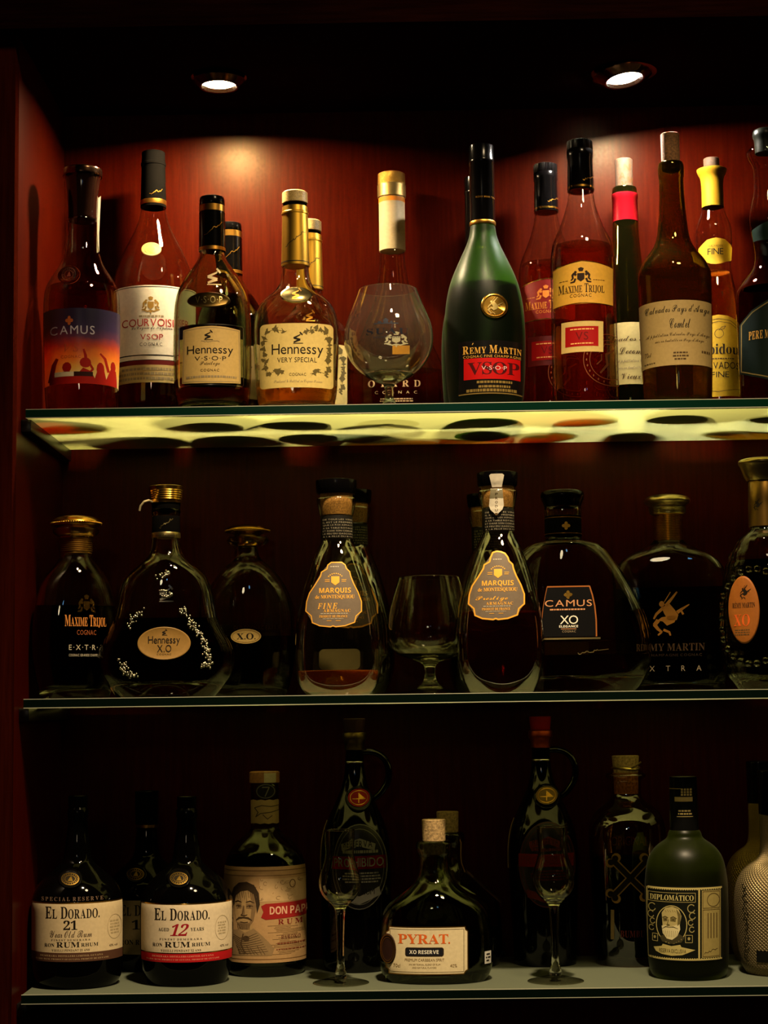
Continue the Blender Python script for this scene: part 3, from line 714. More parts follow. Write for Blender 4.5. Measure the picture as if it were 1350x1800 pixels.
# round-shouldered bottles with a vine-leaf label, one behind the other
def vine_bottle(label, ax, Y, k, fill, lx):
    f = (lambda y: y) if k == 1 else (lambda y: 1120 - (1120 - y)*k)
    v = Vessel('liquor_bottle', label, 'bottle', 'top', ax, 600, Y, dep=66*k, n=2.3)
    v.glass([(f(466), 23*k), (f(485), 24.5*k), (f(500), 28*k), (f(511), 36*k), (f(520), 46*k), (f(530), 57*k), (f(541), 66*k), (f(555), 72.5*k), (f(572), 75*k), (f(600), 75.5*k), (f(650), 73*k), (f(690), 71*k), (f(706), 68*k), (None, 62*k)], CLEAR, wall=3.0, floor=9, fill=f(fill), liquid=RED)
    v.turned('stopper', [(f(338), 20*k), (f(340), 22.4*k), (f(358), 22.6*k), (f(359), 21*k)], principled('speckled_cap', '#c2a35e', 0.5, noise=0.6, scale=900), sm=0)
    v.turned('cap_neck', [(f(358), 20.5*k), (f(366), 20.5*k)], MATTBLACK, sm=0)
    sl = v.turned('neck_sleeve', [(f(364), 20*k), (f(365), 22.5*k), (f(374), 23*k), (f(375), 24*k), (f(378), 24*k), (f(379), 22.8*k), (f(420), 23.6*k), (f(466), 25*k), (f(469), 25*k)], metal('#c79a35', 0.36), key='sleeve', sm=0)
    v.turned('sleeve_line', [(f(463), 25.15*k), (f(464.5), 25.2*k)], INK, sl, sm=0, top=False, bottom=False)
    v.shape('signature', scribble(ax-18*k, f(432), ax+16*k, f(404), 1.0, 9, 18), INK, sl, off=0.3, key='sleeve', step=2)
    c = ax + lx
    L = lambda x: c + (x - 521.5)*k
    lab = v.shape('label', [[(L(x), f(y)) for x, y in rrect(457, 568, 586, 681, 7)]], paper('#e0c474'))
    pts = [[(498, 582), (484, 578), (470, 581), (465, 592), (464, 610), (465, 630), (467, 645), (472, 655), (486, 651), (500, 657)], [(538, 582), (556, 577), (572, 580), (577, 592), (579, 610), (577, 630), (577, 645), (573, 656), (560, 652), (545, 657)]]
    for i, pp in enumerate(pts): v.shape('vine_border', vine([(L(x), f(y)) for x, y in pp], 5.8*k, 4 + i), ink('#5a4d28'), lab, off=0.5, step=4)
    v.text([('Hennessy', 'n', L(478), f(604), L(568), f(628)), ('VERY SPECIAL', 'n', L(487.7), f(628), L(556.5), f(636.7), 0.12), ('COGNAC', 'n', L(508.6), f(655.5), L(538), f(660.6), 0.15)], INK, lab)
    v.text([('Produced & Bottled in Cognac France', 's', L(482), f(667), L(566), f(674), 0.02)], FADEINK, lab)
    v.shape('emblem', at(axe_arm(), L(523), f(595), 1.05*k), INK, lab, off=0.5, step=2)
    md = v.dome('medallion', ax, f(518), 28*k, 16.5*k, metal('#e0c987', 0.16) if k == 1 else CLEAR, h=2.6)
    v.shape('emblem', at(axe_arm(), ax, f(518), 1.0), OLDGOLD, md, off=2.9, step=2)
    return v
vine_bottle('bottle with a cream vine-leaf label and gold neck sleeve in the front row', 520.5, 0.125, 1, 672, 1)
vine_bottle('gold-necked bottle standing right behind the bottle with the vine-leaf label', 546, 0.235, 0.935, 640, 4)

# flat teardrop bottle behind the snifter
v = Vessel('liquor_bottle', 'teardrop bottle with a white paper neck and knurled gold cap behind the brandy snifter', 'bottle', 'top', 691.5, 560, 0.273, dep=38, n=2.4)
v.glass([(440, 20), (446, 21.5), (470, 23), (497, 27), (530, 36), (570, 52), (610, 70), (638, 83), (655, 87), (680, 87), (706, 85), (None, 80)], SHELL, thin=True, wall=2.8, fill=652, liquid=RED)
cp = v.turned('cap', [(306, 22), (307, 24), (324, 24.5), (326, 24)], principled('knurled_gold', '#b58a3a', 0.35, 0.9, bump=1.0, scale=1500), sm=0)
v.turned('cap_collar', [(326, 24), (327, 25.2), (348, 25), (349, 23.5)], metal('#a58a52', 0.45), cp, sm=0)
sl = v.turned('neck_sleeve', [(349, 22.8), (358, 23), (442, 23.2)], paper('#bcab84'), sm=0, key='sleeve')
v.turned('sleeve_band', [(350, 23.2), (358, 23.3)], ink('#c4741f'), sl, sm=0, top=False, bottom=False)
v.text([('V', 'n', 688, 390, 696, 396), ('S', 'n', 689, 399, 696, 405), ('O', 'n', 688, 408, 697, 415)], ink('#b5a075'), sl, off=0.3, key='sleeve')
v.text([('OTARD', 'b', 647, 668, 739, 680, 0.5), ('COGNAC', 'n', 659, 687, 733, 692, 0.9)], ink('#b89a76'), off=0.3)
v.shape('small_print', tiny(667, 700, 727, 706, 2, 4), ink('#b89a76'), off=0.3)
v.shape('label', [rect(690, 607, 722, 622)], paper('#d9971f'), off=0.3)
v.shape('emblem', at(arms(), 697, 596, 1.25, 0.85), ink('#d5cdb8'), off=0.3)

MM = lambda z: ('m', z)
# brandy snifters and tasting glasses
def goblet(v, outer, bowl_y, wall, m, sm=2, seg=72):
    foot = [q for q in outer if isinstance(q[0], tuple)]
    rf = [(q[0][1], q[1]*v.k) for q in [((MM(0.0075)), outer[len(outer)-len(foot)-1][1]*0.9)] + foot]
    bm = bmesh.new(); v.loft(bm, chaikin(rf, 1), seg, True, bottom=True, top=True)
    mesh_obj('foot', bm, SHELL, v.root, angle=60)
    outer = [q for q in outer if not isinstance(q[0], tuple)] + [(MM(0.0065), outer[len(outer)-len(foot)-1][1]*0.9)]
    wall *= 0.001; rg = v.rings(outer, sm); amax = max(a for _, a in rg); v.surf['body'] = (rg, True)
    bm = bmesh.new(); lo = v.loft(bm, rg, seg, True, bottom=True)
    zb = v.z(bowl_y); inn = [(z, a - wall) for z, a in rg if z > zb + 0.001 and a > wall*2.2]
    inn += [(zb, inn[-1][1]*0.55), (zb - 0.0006, inn[-1][1]*0.2)]
    li = v.loft(bm, inn, seg, True, bottom=True, flip=True)
    zr = rg[0][0] + 0.0004
    rim = [bm.verts.new((( (a.co.x+b.co.x)/2), (a.co.y+b.co.y)/2, zr)) for a, b in zip(lo[0], li[0])]
    for i in range(seg):
        j = (i+1) % seg; bm.faces.new((lo[0][i], lo[0][j], rim[j], rim[i])); bm.faces.new((rim[i], rim[j], li[0][j], li[0][i]))
    return mesh_obj('glass_body', bm, m, v.root, angle=60)
v = Vessel('brandy_snifter', 'large empty brandy snifter with dark lettering on the top shelf', 'glass', 'top', 683, 600, 0.118)
goblet(v, [(510, 51.5), (530, 59), (550, 67.5), (570, 75.5), (590, 79), (610, 77.5), (630, 70), (648, 57), (662, 40), (670, 24), (675, 11), (681, 7.8), (692, 7.2), (702, 8), (710, 13), (MM(0.004), 34), (MM(0.0022), 52), (MM(0.0012), 54), (MM(0.0004), 53)], 662, 1.3, LITCLEAR)
pr = v.text([('SUAU', 'b', 644, 576, 718, 587, 0.14)], ink('#14161f'), off=0.15)
v.shape('emblem', line([(658, 568), (700, 568)], 2) + [rect(664, 564, 670, 568), rect(674, 562, 682, 568), rect(686, 564, 690, 568), [(672, 563), (678, 558.5), (684, 563)]], ink('#20222c'), off=0.15, step=2)
v.text([('BAS ARMAGNAC', 'n', 656, 590, 708, 594, 0.2)], ink('#2a2c36'), off=0.15, name='small_lettering')

# dark frosted green bottles
FROSTG = frosted_mat('frosted_green_glass', '#7fa050', '#557a38')
def frosted(label, ax, Y, k, med, fillm):
    f = (lambda y: y) if k == 1 else (lambda y: 1120 - (1120 - y)*k)
    v = Vessel('liquor_bottle', label, 'bottle', 'top', ax, 600, Y)
    v.glass([(f(395), 21*k), (f(400), 22*k), (f(415), 24*k), (f(430), 29*k), (f(447), 37*k), (f(466), 46*k), (f(486), 55*k), (f(508), 62.5*k), (f(542), 69*k), (f(591), 71.5*k), (f(655), 69.5*k), (f(695), 66.5*k), (f(710), 64*k), (None, 60*k)], FROSTG, thin=True, fill=f(505), liquid=BLACK)
    cap = v.turned('cap', [(f(257), 20*k), (f(258), 22*k), (f(282), 22*k), (f(283), 22.6*k), (f(288), 22.6*k), (f(289), 22*k), (f(392), 22.6*k)], BLACKP, key='cap', sm=0)
    v.turned('cap_band', [(f(391), 22.7*k), (f(392), 23.2*k), (f(397), 23.2*k), (f(398), 22.6*k)], OLDGOLD, cap, sm=0)
    v.text([('RÉMY MARTIN', 'n', ax-16*k, f(343), ax+17*k, f(347), 0.12)], OLDGOLD, cap, off=0.3, key='cap')
    lab = v.shape('label', [rect(ax-46*k, f(598), ax+66*k, f(690))], plastic('#0b0909', 0.3))
    v.shape('label_band', [rect(ax-37*k, f(629), ax+62*k, f(666))], ink('#9c0808'), lab, off=0.45)
    v.text([('R~É~M~Y M~A~R~T~I~N', 'b', ax-39*k, f(602), ax+64*k, f(621)), ('COGNAC FINE CHAMPAGNE', 'n', ax-38*k, f(623.5), ax+63*k, f(628), 0.2)], GOLDINK, lab)
    v.text([('VSOP', 'b', ax-30*k, f(636), ax+60*k, f(658), 0.02)], ink('#3a0608'), lab, off=0.55, name='large_lettering')
    v.text([('V·S·O·P', 'n', ax-6*k, f(643), ax+38*k, f(650), 0.15)], ink('#c9a0a0'), lab, off=0.65, name='small_lettering')
    v.shape('small_print', tiny(ax-18*k, f(669), ax+52*k, f(681), 2, 11) + tiny(ax-38*k, f(683), ax+62*k, f(688), 1, 12) + [rect(ax-46*k, f(690), ax+66*k, f(692))], ink('#6f5a2c'), lab, off=0.5)
    md = v.dome('medallion', ax+16*k, f(537.5), 22.7*k, 22.7*k, metal('#c2953e', 0.25), h=3.0, prof=[(1.0, 0), (0.98, 2.0), (0.9, 3.0), (0.82, 2.8), (0.78, 1.6), (0.0, 1.7)])
    v.shape('emblem', at(archer(), ax+15*k, f(538), 0.075*k), PALEGOLD, md, off=2.5, step=2)
    return v
frosted('frosted green bottle with a gold centaur seal and red band in the front row', 852.5, 0.125, 1, True, 505)
frosted('frosted dark bottle almost hidden behind the one with the gold centaur seal', 842, 0.235, 0.935, True, 505)

# amber bottles with peaked labels: red label behind, yellow label in front
def peaked(label, ax, Y, k, f, c_label, c_text, c_lower, liq, tall):
    v = Vessel('liquor_bottle', label, 'bottle', 'top', ax, 580, Y)
    body = [(f(338), 21*k), (f(345), 22.3*k), (f(362), 25.5*k), (f(382), 32*k), (f(400), 39*k), (f(416), 46.5*k), (f(430), 52.5*k), (f(446), 55.5*k), (f(465), 56.5*k), (f(560), 57.5*k), (f(690), 58*k), (f(706), 57*k), (None, 53*k)]
    v.glass(body, SHELL, thin=True, wall=2.8, floor=8, fill=f(433), liquid=liq)
    ridge = v.turned('cap', [(f(249), 20*k), (f(250), 22.4*k), (f(264), 22.6*k), (f(265), 21.8*k)], principled('ridged_cap', '#060505', 0.3, spec=0.15), sm=0, seg=96, wave=lambda z, t: 1 + 0.018*(1 if int(t/(2*math.pi)*96) % 2 else -1))
    sl = v.turned('neck_sleeve', [(f(264), 21.8*k), (f(266), 23.4*k), (f(278), 23.4*k), (f(281), 22.2*k), (f(331), 23.4*k), (f(337), 23.6*k)], BLACKP, key='sleeve', sm=0)
    v.turned('sleeve_band', [(f(330), 23.7*k), (f(333.5), 23.9*k)], GOLD, sl, sm=0, top=False, bottom=False)
    v.shape('signature', scribble(ax-2*k, f(316), ax+20*k, f(306), 1.0, 13), OLDGOLD, sl, off=0.3, key='sleeve', step=2)
    A = ax - 1027*k; X = lambda x: x*k + A
    lab = v.shape('label', [[(X(972), f(534)), (X(1022), f(531)), (X(1077), f(533)), (X(1077), f(467)), (X(1050), f(462)), (X(1022), f(459)), (X(996), f(463)), (X(972), f(468))]], c_label)
    v.text([('M~A~X~I~M~E T~R~I~J~O~L', 'b', X(981.7), f(498), X(1062), f(515), 0.03), ('COGNAC', 'n', X(1002), f(515.8), X(1039.6), f(521.5), 0.2)], c_text, lab)
    v.shape('emblem', at(crest(), X(1021), f(486), 1.05*k), c_text, lab, off=0.5, step=2)
    v.shape('small_print', tiny(X(983), f(491), X(1001), f(492), 1, 3) + tiny(X(1042), f(491), X(1064), f(492), 1, 4), c_text, lab, off=0.5)
    v.shape('border', line([(X(972), f(535)), (X(1022), f(532)), (X(1077), f(534))], 1.2) + line([(X(972), f(467)), (X(996), f(462)), (X(1022), f(458)), (X(1050), f(461)), (X(1077), f(466))], 1.2), GOLD, lab, off=0.45)
    l2 = v.shape('lower_label', [rect(X(987), f(564), X(1060), f(618))], c_lower)
    pn = v.shape('label_panel', [rect(X(994), f(573), X(1051.5), f(608))], ink('#8a0a0a'), l2, off=0.45)
    v.text([('VS', 'n', X(1012), f(583), X(1034), f(597), 0.1)], ink('#5c0606'), l2, off=0.55)
    v.shape('small_print', tiny(X(999), f(577), X(1047), f(579), 1, 5) + tiny(X(999), f(602), X(1047), f(604), 1, 6), ink('#d99a5a'), l2, off=0.55)
    v.shape('gold_print', ring(ax+44*k, f(631), 46*k, 46*k, 1.3) + ring(ax+44*k, f(631), 35*k, 35*k, 1.1) + [oval(ax+44*k+40*k*math.cos(a), f(631)+40*k*math.sin(a), 1.3, 2.2, 6) for a in [i*0.26 for i in range(24)]]
            + line([(ax+28*k, f(655)), (ax+40*k, f(640)), (ax+38*k, f(622)), (ax+52*k, f(612))], [3, 4, 4, 2]) + line([(ax+26*k, f(620)), (ax+36*k, f(604)), (ax+56*k, f(602))], 1.6) + line([(ax+22*k, f(640)), (ax+30*k, f(632)), (ax+30*k, f(622))], 2), metal('#8f5a3a', 0.4), off=0.3, step=3)
    return v
peaked('bottle with a yellow peaked label above a small red label in the front row', 1027, 0.13, 1, lambda y: y, paper('#d9a63c'), ink('#24160c'), paper('#cdb36a'), RED, True)
peaked('bottle with a red peaked label half hidden behind the one with the yellow peaked label', 965, 0.25, 0.915, lambda y: 1120 - (1120 - y)*0.953, paper('#850b08'), ink('#d07a30'), paper('#5a0d0a'), RED, True)

# slender green bottle with the branded cork, back row
v = Vessel('liquor_bottle', 'slender dark green bottle with a branded cork and bright red neck capsule, back row', 'bottle', 'top', 1104, 560, 0.25)
v.glass([(330, 18), (331, 21.5), (341, 22), (392, 22), (430, 24), (470, 28), (510, 32.5), (545, 36), (590, 38), (700, 38), (None, 35)], DEEP, fill=668, liquid=DARK)
ck = v.turned('cork', [(281, 14.5), (282, 15.6), (345, 15.2)], principled('pale_cork', '#422a0c', 0.8, noise=0.35, scale=380, bump=0.4), sm=0, key='cork')
v.text([('N', 'sb', 1096, 288, 1108, 299), ('A', 'sb', 1088, 303, 1099, 314), ('M', 'sb', 1103, 310, 1112, 321), ('V', 'sb', 1092, 318, 1102, 328)], ink('#4a2f14'), ck, off=0.2, key='cork')
v.turned('neck_capsule', [(341, 21), (343, 23), (350, 23), (352, 22.2), (391, 22.6)], plastic('#7c0610', 0.28), sm=0)
lab = v.shape('label', [rect(1072, 566, 1156, 675)], paper('#cbb877'))
v.text([('Calvados Pays', 's', 1054, 590, 1160, 603, 0.03), ('Lecompte', 's', 1088, 610, 1150, 627, 0.03), ('Vieux', 's', 1092, 655, 1126, 666, 0.03)], BROWNINK, lab)
v.text([('Appellation Calvados', 's', 1084, 631, 1152, 638, 0.02), ('mis en bouteille en Auge', 's', 1086, 643, 1152, 650, 0.02)], FADEINK, lab, name='small_lettering')

# long-necked bottle with a grey script label, front row
v = Vessel('liquor_bottle', 'long-necked amber bottle with a grey script label and a tall cork, front row', 'bottle', 'top', 1187.5, 560, 0.12)
v.glass([(286, 17), (287, 22), (300, 23.5), (312, 22.5), (314, 21.5), (340, 22), (368, 23.5), (395, 25.5), (415, 28), (432, 33), (446, 43), (458, 53), (470, 60), (482, 64), (500, 64.5), (560, 63.5), (650, 61), (695, 59.5), (710, 58), (None, 54)], OLIVE, fill=483, liquid=AMBER, wall=3)
v.turned('cork', [(236, 15.5), (237, 16.6), (300, 16)], principled('old_cork', '#7a5228', 0.85, noise=0.6, scale=420, bump=0.6), sm=0)
lab = v.shape('label', [rect(1118, 527, 1252, 641)], paper('#b89c62', 0.3))
v.text([('Calvados Pays d\'Auge', 's', 1134, 534, 1246, 553, 0.04), ('Comtel', 's', 1177, 559, 1213, 576, 0.04)], INK, lab)
v.text([('Appellation Calvados Pays d\'Auge', 's', 1136, 583, 1246, 592, 0.02), ('mis en bouteille en Pays d\'Auge', 's', 1152, 594, 1236, 602, 0.02), ('70cl', 's', 1134, 614, 1146, 622, 0.03)], BROWNINK, lab, name='small_lettering')
v.shape('small_print', tiny(1183, 618, 1210, 632, 3, 3) + tiny(1133, 633, 1153, 635, 1, 4) + tiny(1232, 615, 1247, 619, 1, 4), BROWNINK, lab, off=0.5)

# wavy clear bottle with yellow labels, back row
v = Vessel('liquor_bottle', 'wavy clear bottle with yellow labels and yellow neck, back row behind the grey script label', 'bottle', 'top', 1261, 600, 0.25)
v.glass([(296, 15), (297, 24), (299, 26.5), (306, 24), (314, 19.5), (330, 18), (366, 18.5), (380, 23), (395, 29.5), (410, 32), (428, 31.5), (448, 29.5), (468, 27.5), (490, 30), (510, 35), (528, 37.5), (560, 39), (640, 40), (702, 40), (None, 37)], SHELL, thin=True, fill=480, liquid=ORANGE)
v.turned('cork', [(279, 13), (280, 14), (305, 13.5)], principled('pale_cork', '#422a0c', 0.8), sm=0)
v.turned('neck_capsule', [(298, 25), (299, 27), (306, 24.6), (314, 20.2), (330, 19), (365, 19.2)], plastic('#87640f', 0.4), sm=1, top=False, bottom=False)
yl = paper('#c29c1e', 0.3)
up = v.shape('neck_label', [[(1228, 452), (1234, 456), (1245, 459), (1250, 463), (1258, 464), (1267, 463), (1272, 459), (1283, 456), (1290, 452), (1290, 432), (1281, 428), (1274, 420), (1258, 417.5), (1243, 420), (1237, 428), (1228, 432)]], yl)
v.text([('FINE', 'n', 1244, 436, 1271, 447, 0.1), ('CALVADOS', 'n', 1246, 430, 1270, 433.5, 0.15)], INK, up)
lab = v.shape('label', [[(1224, 695), (1260, 697), (1302, 695), (1302, 568), (1292, 560), (1279, 555), (1263, 553), (1247, 555), (1234, 560), (1224, 568)]], yl)
v.text([('P~a~pidoux'.replace('~a~p', 'ap'), 'b', 1221, 604, 1309, 627, 0.05), ('CALVADOS', 'n', 1229, 636, 1298, 648, 0.08), ('FINE', 'n', 1251, 653, 1281, 663, 0.12)], INK, lab)
v.shape('border', line([(1226, 575), (1244, 563), (1263, 560), (1283, 563), (1300, 575)], 0.9) + line([(1226, 580), (1244, 568), (1263, 565), (1283, 568), (1300, 580)], 0.9) + line([(1226, 683), (1263, 688), (1300, 683)], 0.9) + ring(1264, 586, 8, 8, 0.9) + line([(1264, 580), (1268, 575), (1275, 573), (1272, 578), (1266, 579)], 1.0) + tiny(1236, 629, 1294, 631, 1, 7), BROWNINK, lab, off=0.5)

# bottle with a bulged neck cut by the right edge
v = Vessel('liquor_bottle', 'dark amber bottle with a green hexagonal label and bulged neck at the right edge', 'bottle', 'top', 1356, 560, 0.13)
v.glass([(262, 24), (264, 31), (270, 33), (280, 30), (290, 24), (300, 22), (335, 22), (355, 27), (378, 32.5), (405, 31), (428, 26), (450, 24), (466, 26.5), (478, 33), (490, 44), (504, 55), (516, 60), (540, 61), (690, 60), (708, 58), (None, 54)], SHELL, thin=True, fill=509, liquid=DARK, wall=3)
v.turned('stopper', [(228, 16), (230, 20), (240, 22), (246, 19), (270, 18)], principled('dark_wax', '#0c0f08', 0.35, spec=0.15), sm=1)
v.shape('neck_sash', [[(1322, 399), (1340, 392), (1358, 385), (1378, 380), (1390, 379), (1390, 414), (1370, 420), (1345, 421), (1324, 419)]], ink('#06180f'), off=0.4)
lab = v.shape('label', [[(1300, 562), (1322, 541), (1356, 522), (1392, 541), (1414, 562), (1414, 648), (1392, 657), (1356, 668), (1322, 657), (1300, 648)]], ink('#06120c'))
v.shape('border', line([(1304, 563), (1323, 545), (1356, 527), (1390, 545), (1410, 563), (1410, 645), (1390, 653), (1356, 663), (1323, 653), (1304, 645)], 2.0, True), ink('#6a5a30'), lab, off=0.45)
v.text([('PERE MAGLOIRE', 'b', 1317, 578, 1396, 593, 0.1)], GOLDINK, lab)
# ------------------------------------------------------------------ middle shelf
def domed(label, ax, Y, dy, capw, hw, fill, liq, yaw=0.0, dep=48):
    """oval decanter with a domed gold stopper"""
    v = Vessel('decanter', label, 'decanter', 'mid', ax, 1080, Y, dep=dep, n=2.2, yaw=yaw)
    return v
# oval decanter by the left wall, turned a little to the right
v = Vessel('decanter', 'oval decanter with a domed gold stopper and rope collar next to the left wall', 'decanter', 'mid', 133, 1080, 0.118, dep=50, n=2.2, yaw=22)
v.glass([(944, 26), (946, 29), (974, 27.5), (984, 30), (997, 40), (1010, 51), (1025, 60), (1047, 68), (1080, 75), (1120, 78), (1160, 77), (1200, 70), (None, 60)], CLEAR, wall=5, floor=11, fill=1066, liquid=BLACK)
st = v.turned('stopper', [(907, 12), (908, 26), (912, 37), (917, 43), (921, 44.5), (925, 42), (928, 32), (934, 30), (947, 29)], GOLD, sm=1)
bm = bmesh.new()
for i in range(64):
    t = 2*math.pi*i/64; bmesh.ops.create_uvsphere(bm, u_segments=8, v_segments=6, radius=0.0012, matrix=Matrix.Translation((44.5*v.k*math.cos(t), 44.5*v.k*math.sin(t), v.z(921))))
mesh_obj('rope_edge', bm, GOLD, st)
lip = v.turned('glass_lip', [(929, 36), (931, 41), (938, 40), (944, 31)], CLEAR, sm=1)
v.turned('rope_collar', [(946, 28)] + [(947 + i*1.75, 29.6 if i % 2 else 28.0) for i in range(15)] + [(974, 28)], OLDGOLD, sm=0, seg=64)
X = lambda x: x - 38 + 2
v.text([('M~A~X~I~M~E T~R~I~J~O~L', 'b', X(131), 1081, X(209), 1103, 0.03)], ink('#c07a3a'), off=0.3)
v.text([('COGNAC', 'n', X(152), 1107.5, X(188), 1116, 0.15)], ink('#8a4a26'), off=0.3)
v.text([('E·X·T·R·A', 'n', X(138), 1133.5, X(202), 1142.5, 0.25), ('COGNAC GRANDE CHAMPAGNE', 'n', X(138), 1149.5, X(202), 1154, 0.15)], ink('#b0a68e'), off=0.3)
v.shape('emblem', at(crest(), X(170), 1064, 0.95, 1.2), GOLD, off=0.3, step=2)

# bell-shaped decanter
v = Vessel('decanter', 'bell-shaped decanter with an oval tan label, raised grape clusters and flared gold stopper', 'decanter', 'mid', 292, 1100, 0.092, dep=50, n=2.2)
v.glass([(893, 22), (897, 26), (905, 25), (909, 23), (945, 24), (960, 25.5), (975, 29), (986, 38), (996, 51), (1007, 64), (1020, 75), (1040, 82), (1062, 85), (1082, 88.5), (1100, 95), (1115, 103), (1132, 113), (1150, 119), (1166, 120), (1185, 115), (1203, 103), (1216, 91), (None, 84)], CLEAR, wall=6.5, floor=16, fill=1088, liquid=BLACK)
v.turned('stopper', [(855, 29), (856, 31), (862, 30.5)] + [(862 + i*1.9, 30.3 - i*0.22 + (0.5 if i % 2 else -0.3)) for i in range(11)] + [(885, 27.5)], GOLD, sm=0)
cl = v.turned('stopper_collar', [(885, 25), (886, 25.5), (899, 24)], MATTBLACK, sm=0)
sl = v.turned('neck_sleeve', [(908, 23.6), (909, 24.3), (937, 24.6)], MATTBLACK, sm=0, key='sleeve')
bd = v.turned('neck_band', [(937, 24.8), (938, 25.2), (945, 25.4), (946, 25)], PALEGOLD, sm=0, key='band')
v.text([('THE ORIGINAL', 'n', 274, 939.5, 311, 943, 0.2)], INK, bd, off=0.2, key='band')
v.shape('signature', scribble(280, 928, 304, 910, 1.2, 5), PALEGOLD, sl, off=0.3, key='sleeve', step=2)
bm = bmesh.new()
tube(bm, [(-24*v.k, -0.010, v.z(884)), (-30*v.k, -0.022, v.z(883)), (-38*v.k, -0.026, v.z(886)), (-44*v.k, -0.024, v.z(893)), (-46*v.k, -0.022, v.z(901))], 0.0013, 8)
mesh_obj('pull_tab', bm, paper('#c9b78c'), v.root)
lab = v.dome('label', 288.5, 1131, 45.7, 28.6, paper('#8a682f', 0.05), h=1.3, prof=[(1.0, 0), (0.99, 1.0), (0.96, 1.3), (0.93, 1.0), (0.5, 1.0), (0, 1.0)], seg=48)
v.text([('Hennessy', 'n', 261, 1118, 316, 1135), ('X.O', 'n', 276.5, 1133.5, 301, 1146.5, 0.12)], INK, lab, off=1.5)
v.text([('COGNAC', 'n', 276, 1148.5, 301, 1151.5, 0.2)], BROWNINK, lab, off=1.5, name='small_lettering')
v.shape('emblem', at(axe_arm(), 289, 1112, 0.55), INK, lab, off=1.5, step=2)
rnd = random.Random(5)
for pts in ([(226, 1098), (234, 1085), (248, 1076)], [(318, 1072), (330, 1084), (340, 1098), (348, 1112), (356, 1122), (362, 1138), (364, 1152), (372, 1162), (362, 1172), (354, 1168)], [(214, 1160), (218, 1172), (226, 1182), (240, 1190)], [(280, 1014), (296, 1006)], [(282, 1036), (300, 1044), (288, 1050)]):
    bm = bmesh.new()
    for (xa, ya), (xb, yb) in zip(pts, pts[1:]):
        for i in range(max(2, int(math.hypot(xb-xa, yb-ya)*1.1))):
            t = rnd.random(); px = xa + (xb-xa)*t + rnd.gauss(0, 3.2); py = ya + (yb-ya)*t + rnd.gauss(0, 3.2)
            lx, zz = v.loc(px, py); bmesh.ops.create_uvsphere(bm, u_segments=10, v_segments=7, radius=0.0015*rnd.uniform(.8, 1.2), matrix=Matrix.Translation(v.on(lx, zz, 0.0003)))
    mesh_obj('raised_grapes', bm, metal('#9c9682', 0.22), v.root)  # metal stands in for lamp glints on the embossed glass bumps
v.shape('raised_emblem', at(axe_arm(), 291, 1045, 1.5), metal('#9c9682', 0.22), off=0.6, step=2)  # glints of the embossed glass put in as metal here too

# dark oval decanter behind, small X.O. label
v = Vessel('decanter', 'dark oval decanter with a tiny oval cream label, narrow neck and domed gold stopper', 'decanter', 'mid', 436, 1080, 0.235, dep=46, n=2.2)
v.glass([(957, 15), (960, 17.5), (975, 18.5), (984, 24), (992, 35), (1002, 46), (1014, 56), (1030, 66), (1048, 74), (1076, 80.5), (1120, 83), (1170, 81), (1205, 73), (None, 64)], CLEAR, wall=5, floor=10, fill=1119, liquid=BLACK)
st = v.turned('stopper', [(922, 10), (923, 22), (926, 32), (930, 38), (933, 40), (936, 38), (938, 26), (944, 20), (950, 20), (960, 17)], GOLD, sm=1)
bm = bmesh.new()
for i in range(56):
    t = 2*math.pi*i/56; bmesh.ops.create_uvsphere(bm, u_segments=8, v_segments=6, radius=0.0011, matrix=Matrix.Translation((39.5*v.k*math.cos(t), 39.5*v.k*math.sin(t), v.z(933.5))))
mesh_obj('rope_edge', bm, GOLD, st)
v.turned('glass_lip', [(945, 34), (947, 37), (955, 36), (960, 25)], CLEAR, sm=1)
lab = v.shape('label', [oval(432.4, 1118.5, 26.5, 13)], paper('#a88b4c', 0.05), off=0.5)
v.shape('border', ring(432.4, 1118.5, 24.5, 11.2, 0.9), OLDGOLD, lab, off=0.6)
v.text([('X.O.', 'b', 416, 1113, 449, 1124, 0.06)], INK, lab, off=0.7)
v.text([('OLD COGNAC EXTRA', 'n', 410, 1096, 494, 1103, 0.2)], ink('#7a4a34'), off=0.1, back=True, name='rear_lettering')
v.shape('rear_label', [rect(383, 1094, 403, 1122)], paper('#7a5a30'), off=0.5, back=True)

